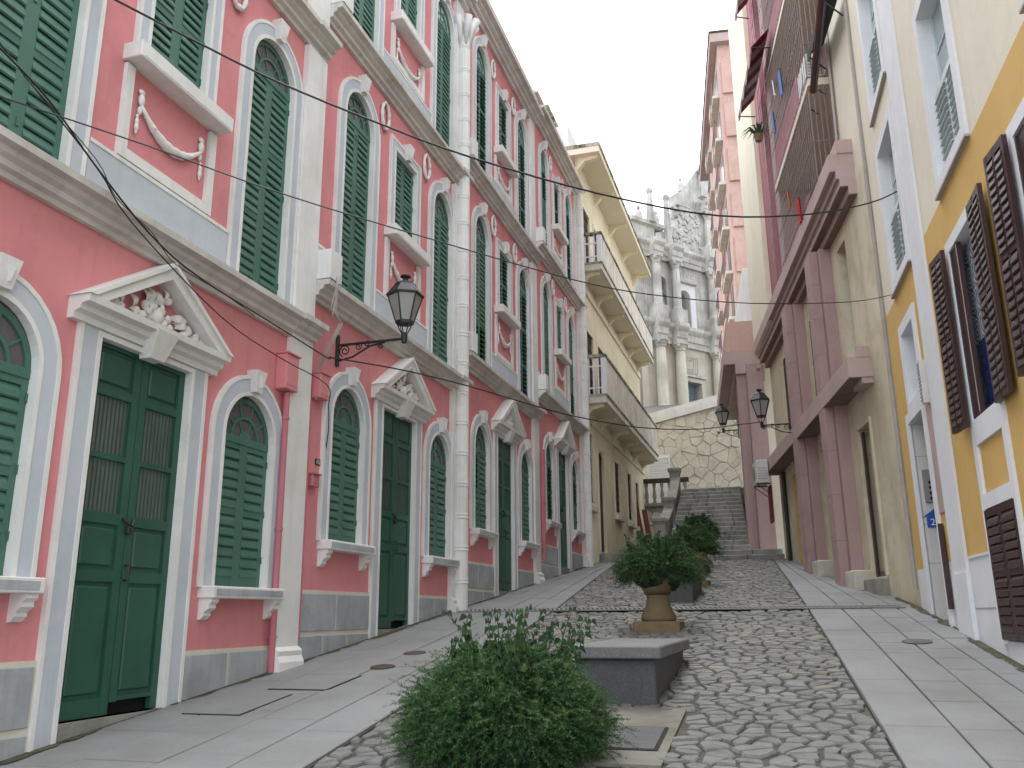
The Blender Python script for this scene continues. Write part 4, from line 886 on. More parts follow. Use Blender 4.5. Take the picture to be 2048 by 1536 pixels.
for o in wops+up:
    f = ring_frame(H, o[0], o[1], o[2], o[3], .1, -.03, .02, 'cream', 'window_frame')
    q = MB()
    for i in range(5): q.box(o[0]+(i+.5)*(o[1]-o[0])/5-.012, o[0]+(i+.5)*(o[1]-o[0])/5+.012, .02, .04, o[2], o[3])
    for i in range(7): q.box(o[0], o[1], .021, .038, o[2]+(i+.5)*(o[3]-o[2])/7-.01, o[2]+(i+.5)*(o[3]-o[2])/7+.01)
    q.build('lattice', 'brdoor', f); MB().box(o[0], o[1], .06, .065, o[2], o[3]).build('pane', 'curtain', f)
    if o in wops: MB().cbox(o[0]-.14, o[1]+.14, -.13, .0, o[2]-.26, o[2]-.1, .01).build('sill', 'balw', H)
xc = (dops[0][0]+dops[0][1])/2
dd = MB().box(dops[0][0], dops[0][1], .08, .12, 3.4, 6.5).build('door_leaf', 'brdoor', H); q = MB()
for z in (3.5, 4.3, 5.1): q.cbox(dops[0][0]+.1, dops[0][1]-.1, .06, .09, z, z+.68, .01)
q.build('door_panel', 'brdoor', dd)
q = MB(); pa = arch(xc, .95, 5.95, 6.0, 0, 10); top_ = [(x, 6.52) for x, z in pa]; q.strip(pa[1:-1], top_[1:-1], -.005, .05); q.build('door_spandrel', 'cream2', H)
ring_frame(H, dops[0][0], dops[0][1], 3.4, 6.5, .1, -.025, .01, 'cream', 'door_frame', False)
for i, z in enumerate((2.95, 3.13)): MB().cbox(dops[0][0]-.35+.1*i, dops[0][1]+.35-.1*i, -.85+.3*i, .0, z, z+.18, .012).build('door_step', 'step', H)
for k, (z, rail) in enumerate(((7.42, 8.92), (11.5, 12.78))):
    L = xo(34.9); D_ = .70
    sl = MB().box(.05, L, -D_, 0, z+.06, z+.24).build('balcony_slab', 'balw', H)
    MB().box(.03, L+.02, -D_-.03, .02, z+.24, z+.30).build('slab_edge', 'moss', sl); MB().box(.06, L-.01, -D_+.05, 0, z+.045, z+.058).build('slab_soffit', 'under', sl)
    for i in range(6):
        x = .3+i*(L-.6)/5; MB().xprism([(0, z+.05), (-D_+.12, z+.05), (-D_+.12, z-.04), (-.25, z-.10), (0, z-.40)], x-.09, x+.09).build('corbel', 'cream2', sl)
    # parapet: solid stained panels between posts, railed end towards the street
    n = 6
    for i in range(n): 
        x0, x1 = .22+i*(L-.2)/n, .22+(i+1)*(L-.2)/n-.03; MB().cbox(x0, x1, -D_, -D_+.07, z+.30, rail-.1, .008).build('parapet_panel', 'balw', sl)
        MB().box(x0+.02, x0+.05, -D_-.012, -D_, z+.3, rail-.1).build('panel_rib', 'balw', sl)
    MB().cbox(.06, .20, -D_-.01, -D_+.14, z+.30, rail-.1, .01).build('post', 'wpaint', sl)
    MB().cbox(.04, L+.02, -D_-.03, -D_+.12, rail-.1, rail, .01).build('handrail', 'moss', sl)
    MB().cbox(.04, .16, -D_+.12, 0, rail-.1, rail, .01).build('handrail', 'moss', sl)
    q = MB()
    for yy in (-.48, -.34, -.2, -.08): q.box(.08, .12, yy-.018, yy+.018, z+.3, rail-.1)
    for zz in (z+.5, rail-.35): q.box(.082, .118, -D_+.14, 0, zz-.02, zz+.02)
    q.build('end_railing', 'wpaint', sl)
rf = MB().box(-.02, xo(35.2), -.75, 6, 15.42, 15.62).build('roof_slab', 'under', H)
MB().box(-.04, xo(35.2)+.02, -.78, 6, 15.62, 15.74).build('roof_edge', 'moss', rf)
for i in range(5): MB().xprism([(0, 15.42), (-.65, 15.42), (-.65, 15.34), (-.25, 15.28), (0, 15.0)], .3+i*2.6-.09, .3+i*2.6+.09).build('corbel', 'cream2', rf)
MB().box(-.3, 2.6, .8, 5, 15.0, 17.0).build('stair_head', 'wpaint', H); MB().box(-.38, 2.68, .72, 5, 17.0, 17.1).build('stair_head_coping', 'moss', H); MB().box(.0, 1.4, .2, .85, 15.7, 16.5).build('tank_box', 'wpaint', H)
t = thing('leaning_planks', 'two red painted planks leaning on the yellow house wall', 'planks', (-4.85, 33.2, gz(25.5)))
for k in (0, 1):
    q = MB().cbox(-.09, .09, -.03, .03, 0, 2.7-.3*k, .008).build('plank', 'redwood', t, loc=(.25*k, .15*k, 0)); q.rotation_euler = (.0, -.14, .3)
t = thing('grey_rod', 'thin pale rod leaning in the dark corner by the stairs', 'rod', (-4.3, 33.8, gz(25.5))); MB().tube([(0, 0, 0), (-.05, .3, 1.9)], .025, 6).build('rod', 'pipe', t)
# ------------------------------------------------------------------ stairs, landing, balustrades, rubble walls
st = MB().box(-3.2, -1.3, 25.6, 31.0, 2.4, 3.0).build('stairs', 'step', kind='structure')
def xr_(y): return -.9-.076*(y-26)
n = 17; z0 = gz(25.0); rise = (5.76-z0)/n; ry = 25.0
for i in range(n):
    tread = .42 if i < 2 else .345; xa, xb = -3.22, (.02 if i == 0 else -.02 if i == 1 else xr_(ry)+.02)
    z1 = z0+(i+1)*rise; nb = 4; bx = [xa+(xb-xa)*t_ for t_ in (0, random.uniform(.18, .32), random.uniform(.42, .58), random.uniform(.68, .84), 1)]
    for k in range(nb):
        MB().cbox(bx[k]+.004, bx[k+1]-.004, ry, 31.2, z1-rise, z1-.0, .022).build('step_block', 'step', st)
    ry += tread
MB().box(-5.2, -1.2, 35.4, 38, 3.0, 5.74).build('landing', 'step', st); MB().box(-3.25, -1.0, 31.0, 38, 3.0, 5.765).build('landing', 'step', st)
# left stair balustrade: square piers with caps, sloping walls between
B = thing('stair_balustrade', 'weathered stone stair parapet with square capped piers', 'balustrade', (-3.4, 26.0, 0))
prs = [(0, 0, gz(25.5)-.1, 4.32, 1.), (.0, 2.5, 3.6, 5.22, 1.), (-.05, 5.0, 4.6, 6.55, 1.)]
for x, y_, za, zb, s_ in prs:
    p = MB().cbox(x-.17, x+.17, y_-.17, y_+.17, za, zb-.17, .012).build('pier', 'conc', B); MB().cbox(x-.19, x+.19, y_-.19, y_+.19, zb-.20, zb-.16, .008).build('cap_moulding', 'conc', p); MB().cbox(x-.22, x+.22, y_-.22, y_+.22, zb-.16, zb, .035).build('cap', 'conc', p)
for (xa, ya, _, zb, _1), (xb, yb, _2, zd, _3) in zip(prs, prs[1:]):
    MB().hex8([(-.11, ya+.17, 3.0), (.11, ya+.17, 3.0), (.11, yb-.17, 3.0), (-.11, yb-.17, 3.0), (-.11, ya+.17, zb-.35), (.11, ya+.17, zb-.35), (.11, yb-.17, zd-.45), (-.11, yb-.17, zd-.45)]).build('parapet_wall', 'conc', B)
    MB().hex8([(-.15, ya+.17, zb-.35), (.15, ya+.17, zb-.35), (.15, yb-.17, zd-.45), (-.15, yb-.17, zd-.45), (-.15, ya+.17, zb-.25), (.15, ya+.17, zb-.25), (.15, yb-.17, zd-.35), (-.15, yb-.17, zd-.35)]).build('parapet_rail', 'conc', B)
LB = thing('landing_balustrade', 'stone baluster railing on the landing behind the yellow house', 'balustrade', (-4.5, 35.4, 5.74))
MB().cbox(-.7, 1.1, -.13, .13, .95, 1.12, .015).build('handrail', 'brdoor', LB); MB().cbox(-.7, 1.1, -.13, .13, 0, .14, .015).build('base_rail', 'conc', LB)
bal = MB().lathe([(.075, .14), (.075, .2), (.05, .24), (.085, .42), (.06, .6), (.045, .7), (.07, .86), (.075, .9), (.075, .95)], 10).mesh('baluster', True); bal.materials.append(M['conc'])
for i in range(6): inst('baluster', bal, LB, loc=(-.6+i*.31, 0, 0))
def rubble_wall(name, label, x0, x1, yf, zb, ztl, ztr, depth, sp, seed, rz=0.):
    t = thing(name, label, 'stone wall', (x0, yf, zb), rz); rr = random.Random(seed); Wd = x1-x0
    top = lambda x: ztl+(ztr-ztl)*x/Wd-zb
    q = MB(); q.hex8([(0, .05, 0), (Wd, .05, 0), (Wd, depth, 0), (0, depth, 0), (0, .05, top(0)), (Wd, .05, top(Wd)), (Wd, depth, top(Wd)), (0, depth, top(0))]); q.build('mortar', 'rubmor', t)
    pts = []; sz = sp*.86
    for j in range(-1, int(max(top(0), top(Wd))/sz)+2):
        for i in range(-1, int(Wd/(sp*1.2))+2): pts.append((i*sp*1.2+(j % 2)*sp*.6+rr.uniform(-.26, .26)*sp*1.6, (j+.5)*sz+rr.uniform(-.2, .2)*sp*1.6))
    pts = [p for p in pts if rr.random() > .2]
    for p, poly in voronoi(pts, lambda x, z: -.1 < x < Wd+.1 and -.1 < z < top(min(max(x, 0), Wd)), sp*1.6, sp*1.25):
        qy = fuzz(poly, p, rr, .003, .012); qy = [(min(max(x, 0), Wd), min(max(z, 0), top(min(max(x, 0), Wd)))) for x, z in qy]; m_ = len(qy)
        dp = rr.uniform(.015, .06); s_ = MB(); tx, tz = rr.uniform(-.08, .08), rr.uniform(-.08, .08)
        def ring(k, d): return [(p[0]+(x-p[0])*k, d+(x-p[0])*tx+(z-p[1])*tz if d < .05 else d, p[1]+(z-p[1])*k) for x, z in qy]
        s_.add(ring(1, .07)+ring(.985, .055-dp*.8)+ring(.92, .05-dp), [(a*m_+i, a*m_+(i+1) % m_, (a+1)*m_+(i+1) % m_, (a+1)*m_+i) for a in (0, 1) for i in range(m_)]+[tuple(range(2*m_, 3*m_))])
        s_.build('stone', 'rubble', t)
    return t
RW = rubble_wall('retaining_wall', 'tall ochre rubble retaining wall above the stairs', -5.6, -.4, 37.6, 5.6, 9.45, 10.55, 1.2, .38, 3)
# pale coping on top of it
q = MB(); q.hex8([(-.1, -.1, 3.85), (5.3, -.1, 4.97), (5.3, .4, 4.97), (-.1, .4, 3.85), (-.1, -.1, 4.15), (5.3, -.1, 5.27), (5.3, .4, 5.27), (-.1, .4, 4.15)]); q.build('coping', 'wgran', RW)
q = MB(); q.hex8([(-.1, 0, 4.15), (5.3, 0, 5.27), (5.3, .3, 5.27), (-.1, .3, 4.15), (-.1, 0, 4.36), (5.3, 0, 5.48), (5.3, .3, 5.48), (-.1, .3, 4.36)]); q.build('coping_rail', 'wgran', RW)
for i in range(5): MB().box(.4+i*1.15, .412+i*1.15, -.104, -.09, 4.0+i*.238, 4.3+i*.238).build('coping_joint', 'pipe', RW)
MB().cbox(3.63, 3.98, -.12, .3, 4.45, 5.45, .015).build('coping_pier', 'wgran', RW); MB().lathe([(.17, 0), (.17, .05), (.08, .09), (.16, .2), (.17, .28), (.1, .38), (.02, .42)], 14, (3.8, .1, 5.45)).build('pier_finial', 'wgran', RW, smooth=True)
rubble_wall('alley_wall', 'dark rubble wall in the shaded corner beside the stairs', -5.2, -3.5, 35.36, 3.0, 5.72, 5.72, .4, .42, 9)
t = thing('slatted_screen', 'white slatted screen behind the landing railing', 'screen', (-5.2, 36.6, 5.74)); MB().box(0, .95, .03, .06, 0, 2.3).build('frame', 'wpaint', t)
for i in range(22): MB().xprism([(.03, 0), (0, -.02), (-.004, .05), (.03, .07)], .02, .93).build('slat', 'wpaint', t, loc=(0, 0, .05+i*.1))
# ------------------------------------------------------------------ ruined church facade on the hill
sheet('terrace', [[(-40, 38.8, 9.6), (30, 38.8, 9.6)], [(-40, 50, 13.0), (30, 50, 13.0)], [(-40, 56, 14.7), (30, 56, 14.7)], [(-40, 140, 14.7), (30, 140, 14.7)]], 'joint', kind='structure')
thC = math.radians(90-38.4)
Ch = thing('church_facade', 'weathered stone church front with columns, niches and obelisks on the hill', 'church', (-6.7, 59.6, 0), thC)
zt = [14.6, 21.4, 27.4, 32.0]
cops = [(1.2, 3.15, 14.7, 17.45)]; nops = [(1.5, 2.6, 21.5, 24.35), (-.45, .35, 22.9, 25.0), (5.35, 6.1, 22.9, 25.0)]
wall_grid(MB(), -3.1, 14.5, 14.0, 21.4, cops, .8).build('wall', 'church2', Ch)
wall_grid(MB(), -3.1, 14.5, 21.4, 27.4, nops, .9).build('wall', 'church', Ch)
mb = MB(); mb.prism([(-.5, 27.4), (13.0, 27.4), (13.0, 32), (11.0, 32.5), (4.4, 32.5), (3.4, 32.4), (2.2, 31.4), (1.95, 30.2), (1.3, 29.0), (-.5, 28.3)], .0, 1.0); mb.build('wall', 'church', Ch)
MB().prism([(3.1, 32.3), (11.5, 32.3), (11.0, 34.2), (7.2, 37.6), (4.2, 34.6), (3.1, 33.2)], .05, .9).build('gable', 'church', Ch)
MB().prism([(1.85, 31.2), (3.3, 31.2), (3.3, 33.1), (2.9, 32.7), (1.85, 32.1)], -.05, .8).build('volute_block', 'church', Ch)
mb = MB()
for o in cops+nops: mb.box(o[0]-.05, o[1]+.05, .78, .82, o[2]-.05, o[3]+.05)
mb.build('recess_back', 'church2', Ch)
cols = (-1.0, .9, 4.65, 6.6, 10.3, 12.2)
def entab(z, h, p, m, x0, x1):
    e = MB().xprism([(0, z), (-p*.35, z), (-p*.4, z+h*.25), (-p*.55, z+h*.3), (-p*.6, z+h*.6), (-p*.85, z+h*.72), (-p, z+h*.82), (-p, z+h), (0, z+h)], x0, x1).build('entablature', m, Ch)
    for c in cols:
        if x0 < c < x1: MB().xprism([(0, z), (-p*.35-.45, z), (-p*.4-.45, z+h*.25), (-p*.55-.45, z+h*.3), (-p*.6-.45, z+h*.6), (-p*.85-.45, z+h*.72), (-p-.45, z+h*.82), (-p-.45, z+h+.012), (0, z+h+.012)], c-.52, c+.52).build('entablature_break', m, e)
entab(19.95, 1.45, .55, 'church', -3.1, 14.5); entab(26.2, 1.2, .5, 'church', -2.9, 14.3); entab(31.0, .9, .4, 'church', 3.9, 12.8)
def column(x, z0_, z1_, rad, m, ped):
    c = MB().lathe([(rad*1.3, z0_+ped), (rad*1.3, z0_+ped+.12), (rad*1.1, z0_+ped+.2), (rad, z0_+ped+.3), (rad*.98, z0_+ped+(z1_-z0_-ped)*.5), (rad*.85, z1_-.55)], 16, (x, -.42, 0)).build('column', m, Ch, smooth=True)
    MB().lathe([(rad*.85, z1_-.55), (rad*1.0, z1_-.5), (rad*.95, z1_-.4), (rad*1.25, z1_-.15), (rad*1.45, z1_-.1), (rad*1.45, z1_)], 12, (x, -.42, 0)).build('capital', 'church', c)
    q = MB()
    for s_ in (-1, 1): q.ball((x+s_*rad*1.15, -.42-rad*.8, z1_-.22), .13, (1, .8, 1), 8, 5)
    q.build('volute', 'church', c)
    if ped > .1: MB().cbox(x-.5, x+.5, -.9, 0, z0_, z0_+ped, .03).build('pedestal', m, c)
for c in cols:
    column(c, 14.6, 19.95, .40, 'church2', .45); column(c, 21.4, 26.2, .31, 'church', 1.05)
for c in (4.65, 10.3): column(c, 27.4, 31.0, .27, 'church', .8)
for c in (-2.3, 2.75, 8.4): MB().cbox(c-.3, c+.3, -.14, 0, 14.6, 19.9, .02).build('pilaster', 'church2', Ch) if c != 2.75 else None
ring_frame(Ch, 1.2, 3.15, 14.7, 17.45, .3, -.18, .02, 'church2', 'door_frame', False); MB().box(.8, 3.55, -.3, 0, 17.78, 17.95).build('door_hood', 'church', Ch)
g = MB().box(2.12, 2.24, .3, .36, 14.7, 17.4).build('gate_post', 'bglass', Ch); q = MB()
for i in range(14): q.box(1.22+i*.14, 1.25+i*.14, .32, .34, 14.7, 17.4)
for i in range(18): q.box(1.2, 3.15, .33, .345, 14.75+i*.15, 14.77+i*.15)
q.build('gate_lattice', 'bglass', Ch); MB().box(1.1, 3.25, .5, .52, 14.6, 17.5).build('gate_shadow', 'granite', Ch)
q = MB().box(1.35, 3.0, -.06, 0, 18.1, 19.4).build('relief_panel', 'church2', Ch)
for k in range(3):
    s_ = .12*k; MB().strip([(1.45+s_*1.6, 18.2+s_), (2.9-s_*1.6, 18.2+s_), (2.9-s_*1.6, 19.3-s_), (1.45+s_*1.6, 19.3-s_)], [(1.42+s_*1.6, 18.17+s_), (2.93-s_*1.6, 18.17+s_), (2.93-s_*1.6, 19.33-s_), (1.42+s_*1.6, 19.33-s_)], -.10, -.05, True).build('relief_ring', 'church', q)
ring_frame(Ch, 1.5, 2.6, 21.5, 24.35, .5, -.10, .02, 'wpaint', 'niche_frame', False)
q = MB(); pa = arch(2.05, 1.1, 23.7, 23.8, 0, 12)[1:-1]; q.strip(pa, [(x, 24.36) for x, z in pa], -.101, .4); q.build('niche_arch', 'wpaint', Ch)
MB().xprism([(0, 24.85), (-.3, 24.9), (-.34, 25.05), (0, 25.1)], .95, 3.2).build('niche_hood', 'church', Ch)
def statue(x, z, h, m, y=.35):
    t = MB(); t.lathe([(.26*h, 0), (.24*h, .1*h), (.17*h, .5*h), (.2*h, .7*h), (.13*h, .8*h), (.06*h, .83*h)], 10, (x, y, z)); t.ball((x, y, z+.9*h), .085*h, (1, 1, 1.2), 8, 6); t.tube([(x-.17*h, y, z+.72*h), (x-.2*h, y-.1*h, z+.5*h), (x-.02, y-.2*h, z+.52*h)], .045*h, 6); t.tube([(x+.17*h, y, z+.72*h), (x+.21*h, y-.1*h, z+.5*h), (x+.02, y-.2*h, z+.55*h)], .045*h, 6); t.build('statue', m, Ch, smooth=True)
statue(-.05, 22.9, 1.6, 'steel'); statue(5.72, 22.9, 1.6, 'steel')
for (a, b, c, d) in nops[1:]:
    q = MB(); pa = arch((a+b)/2, b-a, d-.4, d-.4, 0, 10)[1:-1]; q.strip(pa, [(x, d+.01) for x, z in pa], -.005, .5); q.build('niche_arch', 'church', Ch)
for x, zb, h in ((-1.05, 28.9, 2.6), (.6, 27.4, 4.0), (4.5, 32.4, 2.4)):
    o = MB().lathe([(.42, 0), (.42, .15), (.33, .2), (.16, h-.35), (.2, h-.32), (.2, h-.28)], 4, (x, -.15, zb), PI/4).build('obelisk', 'church', Ch); MB().ball((x, -.15, zb+h-.05), .27, (1, 1, 1), 12, 8).build('ball', 'church', o, smooth=True)
MB().box(-2.9, -.6, .0, .9, 27.4, 28.7).build('pedestal_wall', 'church', Ch); MB().xprism([(.0, 28.6), (-.25, 28.7), (-.3, 28.95), (.9, 28.95), (.9, 28.6)], -3.0, .25).build('pedestal_cornice', 'church', Ch)
for x, zb in ((-2.9, 28.0), (-1.9, 28.95), (-.2, 28.95), (1.9, 30.2), (2.6, 32.5)):
    MB().lathe([(.26, 0), (.28, .5), (.2, .75), (.08, .85), (.15, 1.0), (.12, 1.15), (.02, 1.25)], 8, (x, .2, zb)).build('finial', 'church', Ch)
rr = random.Random(11); q = MB()
for k in range(70):
    x, z = rr.uniform(1.4, 4.1), rr.uniform(28.0, 30.8)
    leaf_relief(q, (x, z), rr.uniform(0, 6.3), rr.uniform(.3, .7), rr.uniform(.08, .16))
for k in range(50):
    x, z = rr.uniform(5.1, 9.8), rr.uniform(28.0, 30.8); leaf_relief(q, (x, z), rr.uniform(0, 6.3), rr.uniform(.3, .7), rr.uniform(.08, .16))
q.build('carved_relief', 'church', Ch, kind='stuff')
for k in range(40):
    x, z = rr.uniform(.9, 4.0), 25.2+rr.randint(0, 3)*.25; MB().box(x, x+.012, -.012, 0, z, z+.25).build('ashlar_joint', 'pipe', Ch)
for k in range(4): MB().box(1.25, 4.3, -.012, 0, 25.2+k*.25, 25.215+k*.25).build('ashlar_joint', 'pipe', Ch)
q = MB().box(-4.3, -3.1, -.3, 1.2, 13.5, 19.0).build('buttress', 'church2', Ch)
for i in range(9): MB().cbox(-4.32, -3.08, -.34, 0, 13.6+i*.6, 14.14+i*.6, .03).build('buttress_stone', 'church2', q)
# ------------------------------------------------------------------ benches, urns and shrubs in the middle of the street
def bench(x0, x1, y0, y1, top, label):
    z0_ = gz(y0)-.1; t = thing('stone_bench', label, 'bench', ((x0+x1)/2, (y0+y1)/2, gz((y0+y1)/2)), 0, 'granite benches along the middle of the street'); o = t.location
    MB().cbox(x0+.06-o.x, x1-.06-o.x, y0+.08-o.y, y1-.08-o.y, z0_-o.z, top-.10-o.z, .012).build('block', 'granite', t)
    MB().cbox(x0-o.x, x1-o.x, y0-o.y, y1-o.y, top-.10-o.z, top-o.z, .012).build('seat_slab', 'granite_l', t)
bench(-1.74, -.98, 7.16, 9.3, 1.355, 'nearest grey granite bench behind the flowering shrub')
bench(-1.98, -1.38, 14.5, 16.3, gz(14.8)+.48, 'granite bench just beyond the drain, behind the ochre urn')
bench(-2.15, -1.62, 19.6, 21.4, gz(19.6)+.46, 'far granite bench between the two farthest shrubs')
def needles(seed, c, R, nf, nk, L, Wd, droop, base=.25, up=.1):
    """plumes: needles set bottle-brush fashion along arching fronds"""
    g = np.random.default_rng(seed)
    th = g.uniform(0, 2*PI, nf); el = np.arcsin(np.clip(g.uniform(-.45+up, 1, nf), -1, 1))
    d = np.stack([np.cos(th)*np.cos(el), np.sin(th)*np.cos(el), np.sin(el)], 1)
    lump = 1+.10*np.sin(th*3+seed)+.07*np.sin(th*5+el*4+1)
    start = d*(g.uniform(.45, .86, nf)*lump)[:, None]
    d2 = d+g.normal(0, .75, (nf, 3)); d2[:, 2] += .25; d2 /= np.linalg.norm(d2, axis=1)[:, None]
    ln = g.uniform(.14, .36, nf); t = np.sort(g.uniform(0, 1, (nf, nk))**.8, 1)
    P = start[:, None, :]+d2[:, None, :]*(ln[:, None]*t)[..., None]+g.normal(0, .08, (nf, 1, 3))*(t**2)[..., None]
    P[..., 2] -= droop*ln[:, None]*t**2*.8+.22*droop*(np.linalg.norm(start[:, :2], axis=1)**3)[:, None]
    P = P*np.array(R)+np.array(c)
    T = np.gradient(P, axis=1); T /= np.linalg.norm(T, axis=2)[..., None]+1e-9
    P = P.reshape(-1, 3); T = T.reshape(-1, 3); n = len(P)
    rnd = g.normal(0, 1, (n, 3)); side = np.cross(T, rnd); side /= np.linalg.norm(side, axis=1)[:, None]+1e-9
    dd = side*.85+T*.5; dd[:, 2] += .12; dd /= np.linalg.norm(dd, axis=1)[:, None]
    s = np.cross(dd, g.normal(0, 1, (n, 3))); s /= np.linalg.norm(s, axis=1)[:, None]+1e-9
    l = L*g.uniform(.6, 1.3, n)[:, None]*(1.2-.7*t.reshape(-1, 1))
    return np.stack([P-s*Wd, P+s*Wd, P+dd*l], 1).reshape(-1, 3)
def shrub_mesh(parent, name, m, V):
    F = np.arange(len(V)).reshape(-1, 3); me = np_mesh(name, V, F, m); return inst(name, me, parent, kind='stuff')
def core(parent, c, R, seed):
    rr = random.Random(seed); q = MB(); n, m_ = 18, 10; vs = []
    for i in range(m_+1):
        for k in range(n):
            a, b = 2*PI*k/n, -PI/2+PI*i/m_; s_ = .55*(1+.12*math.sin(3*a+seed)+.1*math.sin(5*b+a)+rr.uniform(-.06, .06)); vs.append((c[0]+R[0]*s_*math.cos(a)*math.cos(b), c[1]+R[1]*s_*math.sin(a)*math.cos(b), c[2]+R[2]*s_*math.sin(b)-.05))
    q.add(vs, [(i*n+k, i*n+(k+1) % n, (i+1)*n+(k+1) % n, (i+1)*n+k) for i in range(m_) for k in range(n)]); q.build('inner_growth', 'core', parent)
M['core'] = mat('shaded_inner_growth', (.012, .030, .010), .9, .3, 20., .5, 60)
def leafy_stems(parent, seed, c, spread, n, hgt, leafL, flower, fm):
    rr = random.Random(seed); st = MB(); lf = MB(); fl = MB()
    for k in range(n):
        a = rr.uniform(0, 2*PI); rad = spread[0]*rr.random()**.6; bx, by = c[0]+rad*math.cos(a), c[1]+spread[1]/spread[0]*rad*math.sin(a)
        h = hgt*rr.uniform(.55, 1.1); lean = (rr.uniform(-.25, .25)+.25*math.cos(a), rr.uniform(-.2, .2)+.2*math.sin(a))
        pp = [(bx+lean[0]*h*t*t, by+lean[1]*h*t*t, c[2]+h*t) for t in (0, .35, .7, 1)]; st.tube(pp, [.006, .005, .004, .003], 4)
        for i in range(9):
            t = .15+.85*i/8; p = (bx+lean[0]*h*t*t, by+lean[1]*h*t*t, c[2]+h*t)
            for s_ in (0, PI):
                b = i*1.57+s_+rr.uniform(-.4, .4); e = rr.uniform(.1, .7)+.45*t; Lf = leafL*rr.uniform(.7, 1.2)*(1.1-.35*t); w_ = Lf*.24
                dx, dy, dz = math.cos(b)*math.cos(e), math.sin(b)*math.cos(e), math.sin(e); sxx, syy = -math.sin(b), math.cos(b)
                q = [(0, 0, 0), (.28, .8, .0), (.62, 1, -.01), (1, 0, -.06), (.62, -1, -.01), (.28, -.8, 0)]
                vs = [(p[0]+dx*Lf*u+sxx*w_*v, p[1]+dy*Lf*u+syy*w_*v, p[2]+dz*Lf*u+(ww if v == 0 else ww+.012)) for u, v, ww in q]; lf.add(vs, [(0, 1, 2, 3), (0, 3, 4, 5)])
        if rr.random() < flower:
            p = pp[-1]; rot = rr.uniform(0, 6)
            for j in range(5):
                b = rot+j*2*PI/5; q = [(p[0], p[1], p[2]+.01)]
                for u, v in ((.6, -.4), (1, -.25), (1, .25), (.6, .4)): q.append((p[0]+.030*(u*math.cos(b)-v*math.sin(b)), p[1]+.030*(u*math.sin(b)+v*math.cos(b))-.004, p[2]+.016+.004*u))
                fl.add(q, [(0, 1, 2, 3, 4)])
    st.build('stems', 'stem', parent, kind='stuff'); lf.build('leaves', 'leaf', parent, kind='stuff')
    if fl.v: fl.build('flowers', fm, parent, kind='stuff')
def urn(x, y, h, label, scale=1.):
    t = thing('planter_urn', label, 'urn', (x, y, gz(y)), 0, 'ochre stone urns'); s_ = scale
    MB().cbox(-.29*s_, .29*s_, -.29*s_, .29*s_, -.08, .11, .012).build('plinth', 'urn', t)
    MB().lathe([(.215*s_, .11), (.225*s_, .15), (.215*s_, .19), (.18*s_, .24), (.15*s_, .33), (.135*s_, .40), (.15*s_, .425), (.135*s_, .45), (.15*s_, h-.12), (.20*s_, h-.04), (.26*s_, h+.06), (.28*s_, h+.10), (.25*s_, h+.11), (.23*s_, h+.07)], 24).build('bowl', 'urn', t, smooth=True)
    MB().lathe([(.23*s_, h+.06), (.15, h+.09)], 16).build('soil', 'soil', t); return t
def shrub(x, y, zc, R, nf, nk, L, Wd, seed, label, group=None):
    t = thing('fern_shrub', label, 'shrub', (x, y, zc), 0, group); core(t, (0, 0, 0), R, seed)
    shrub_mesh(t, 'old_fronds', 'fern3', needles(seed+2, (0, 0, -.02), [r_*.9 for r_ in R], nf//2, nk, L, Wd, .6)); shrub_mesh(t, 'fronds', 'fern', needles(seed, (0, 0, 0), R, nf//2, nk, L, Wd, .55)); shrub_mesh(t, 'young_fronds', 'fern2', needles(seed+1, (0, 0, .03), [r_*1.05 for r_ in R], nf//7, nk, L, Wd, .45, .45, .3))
    q = MB(); g = random.Random(seed)
    for k in range(40):
        a = g.uniform(0, 6.28); e = g.uniform(-.1, 1.2); d = (math.cos(a)*math.cos(e)*R[0], math.sin(a)*math.cos(e)*R[1], math.sin(e)*R[2]); q.tube([(0, 0, -.1), (d[0]*.6, d[1]*.6, d[2]*.7), (d[0]*1.05, d[1]*1.05, d[2]*.9-.05)], [.004, .003, .001], 3)
    q.build('frond_stems', 'stem', t, kind='stuff'); return t
urn(-1.80, 5.75, .20, 'ochre urn hidden under the nearest flowering shrub', .8)
s1 = shrub(-1.80, 5.72, .93, (.675, .62, .49), 9000, 80, .027, .0018, 21, 'big feathery green shrub with pink flowers in the foreground')
leafy_stems(s1, 5, (.10, .0, .22), (.52, .3), 26, .44, .075, .6, 'flower')
urn(-1.585, 11.55, .55, 'ochre stone urn standing behind the nearest bench')
s2 = shrub(-1.585, 11.55, 2.14, (.60, .54, .40), 3000, 36, .034, .0026, 33, 'round feathery shrub overflowing the ochre urn past the near bench'); leafy_stems(s2, 6, (0, 0, .22), (.35, .3), 30, .22, .06, .6, 'flowerw')
urn(-1.70, 17.6, .55, 'ochre urn under the third shrub, mostly hidden by leaves')
s3 = shrub(-1.70, 17.6, 2.86, (.56, .5, .38), 1600, 30, .045, .004, 44, 'dark green shrub with white flowers in front of the stairs'); leafy_stems(s3, 7, (0, 0, .2), (.35, .3), 24, .22, .07, .7, 'flowerw')
urn(-1.98, 22.6, .55, 'ochre urn nearest the stair foot')
s4 = shrub(-1.98, 22.6, 3.58, (.52, .5, .40), 1400, 28, .05, .005, 55, 'farthest shrub at the foot of the stone stairs'); leafy_stems(s4, 8, (0, 0, .2), (.3, .3), 20, .22, .07, .6, 'flowerw')
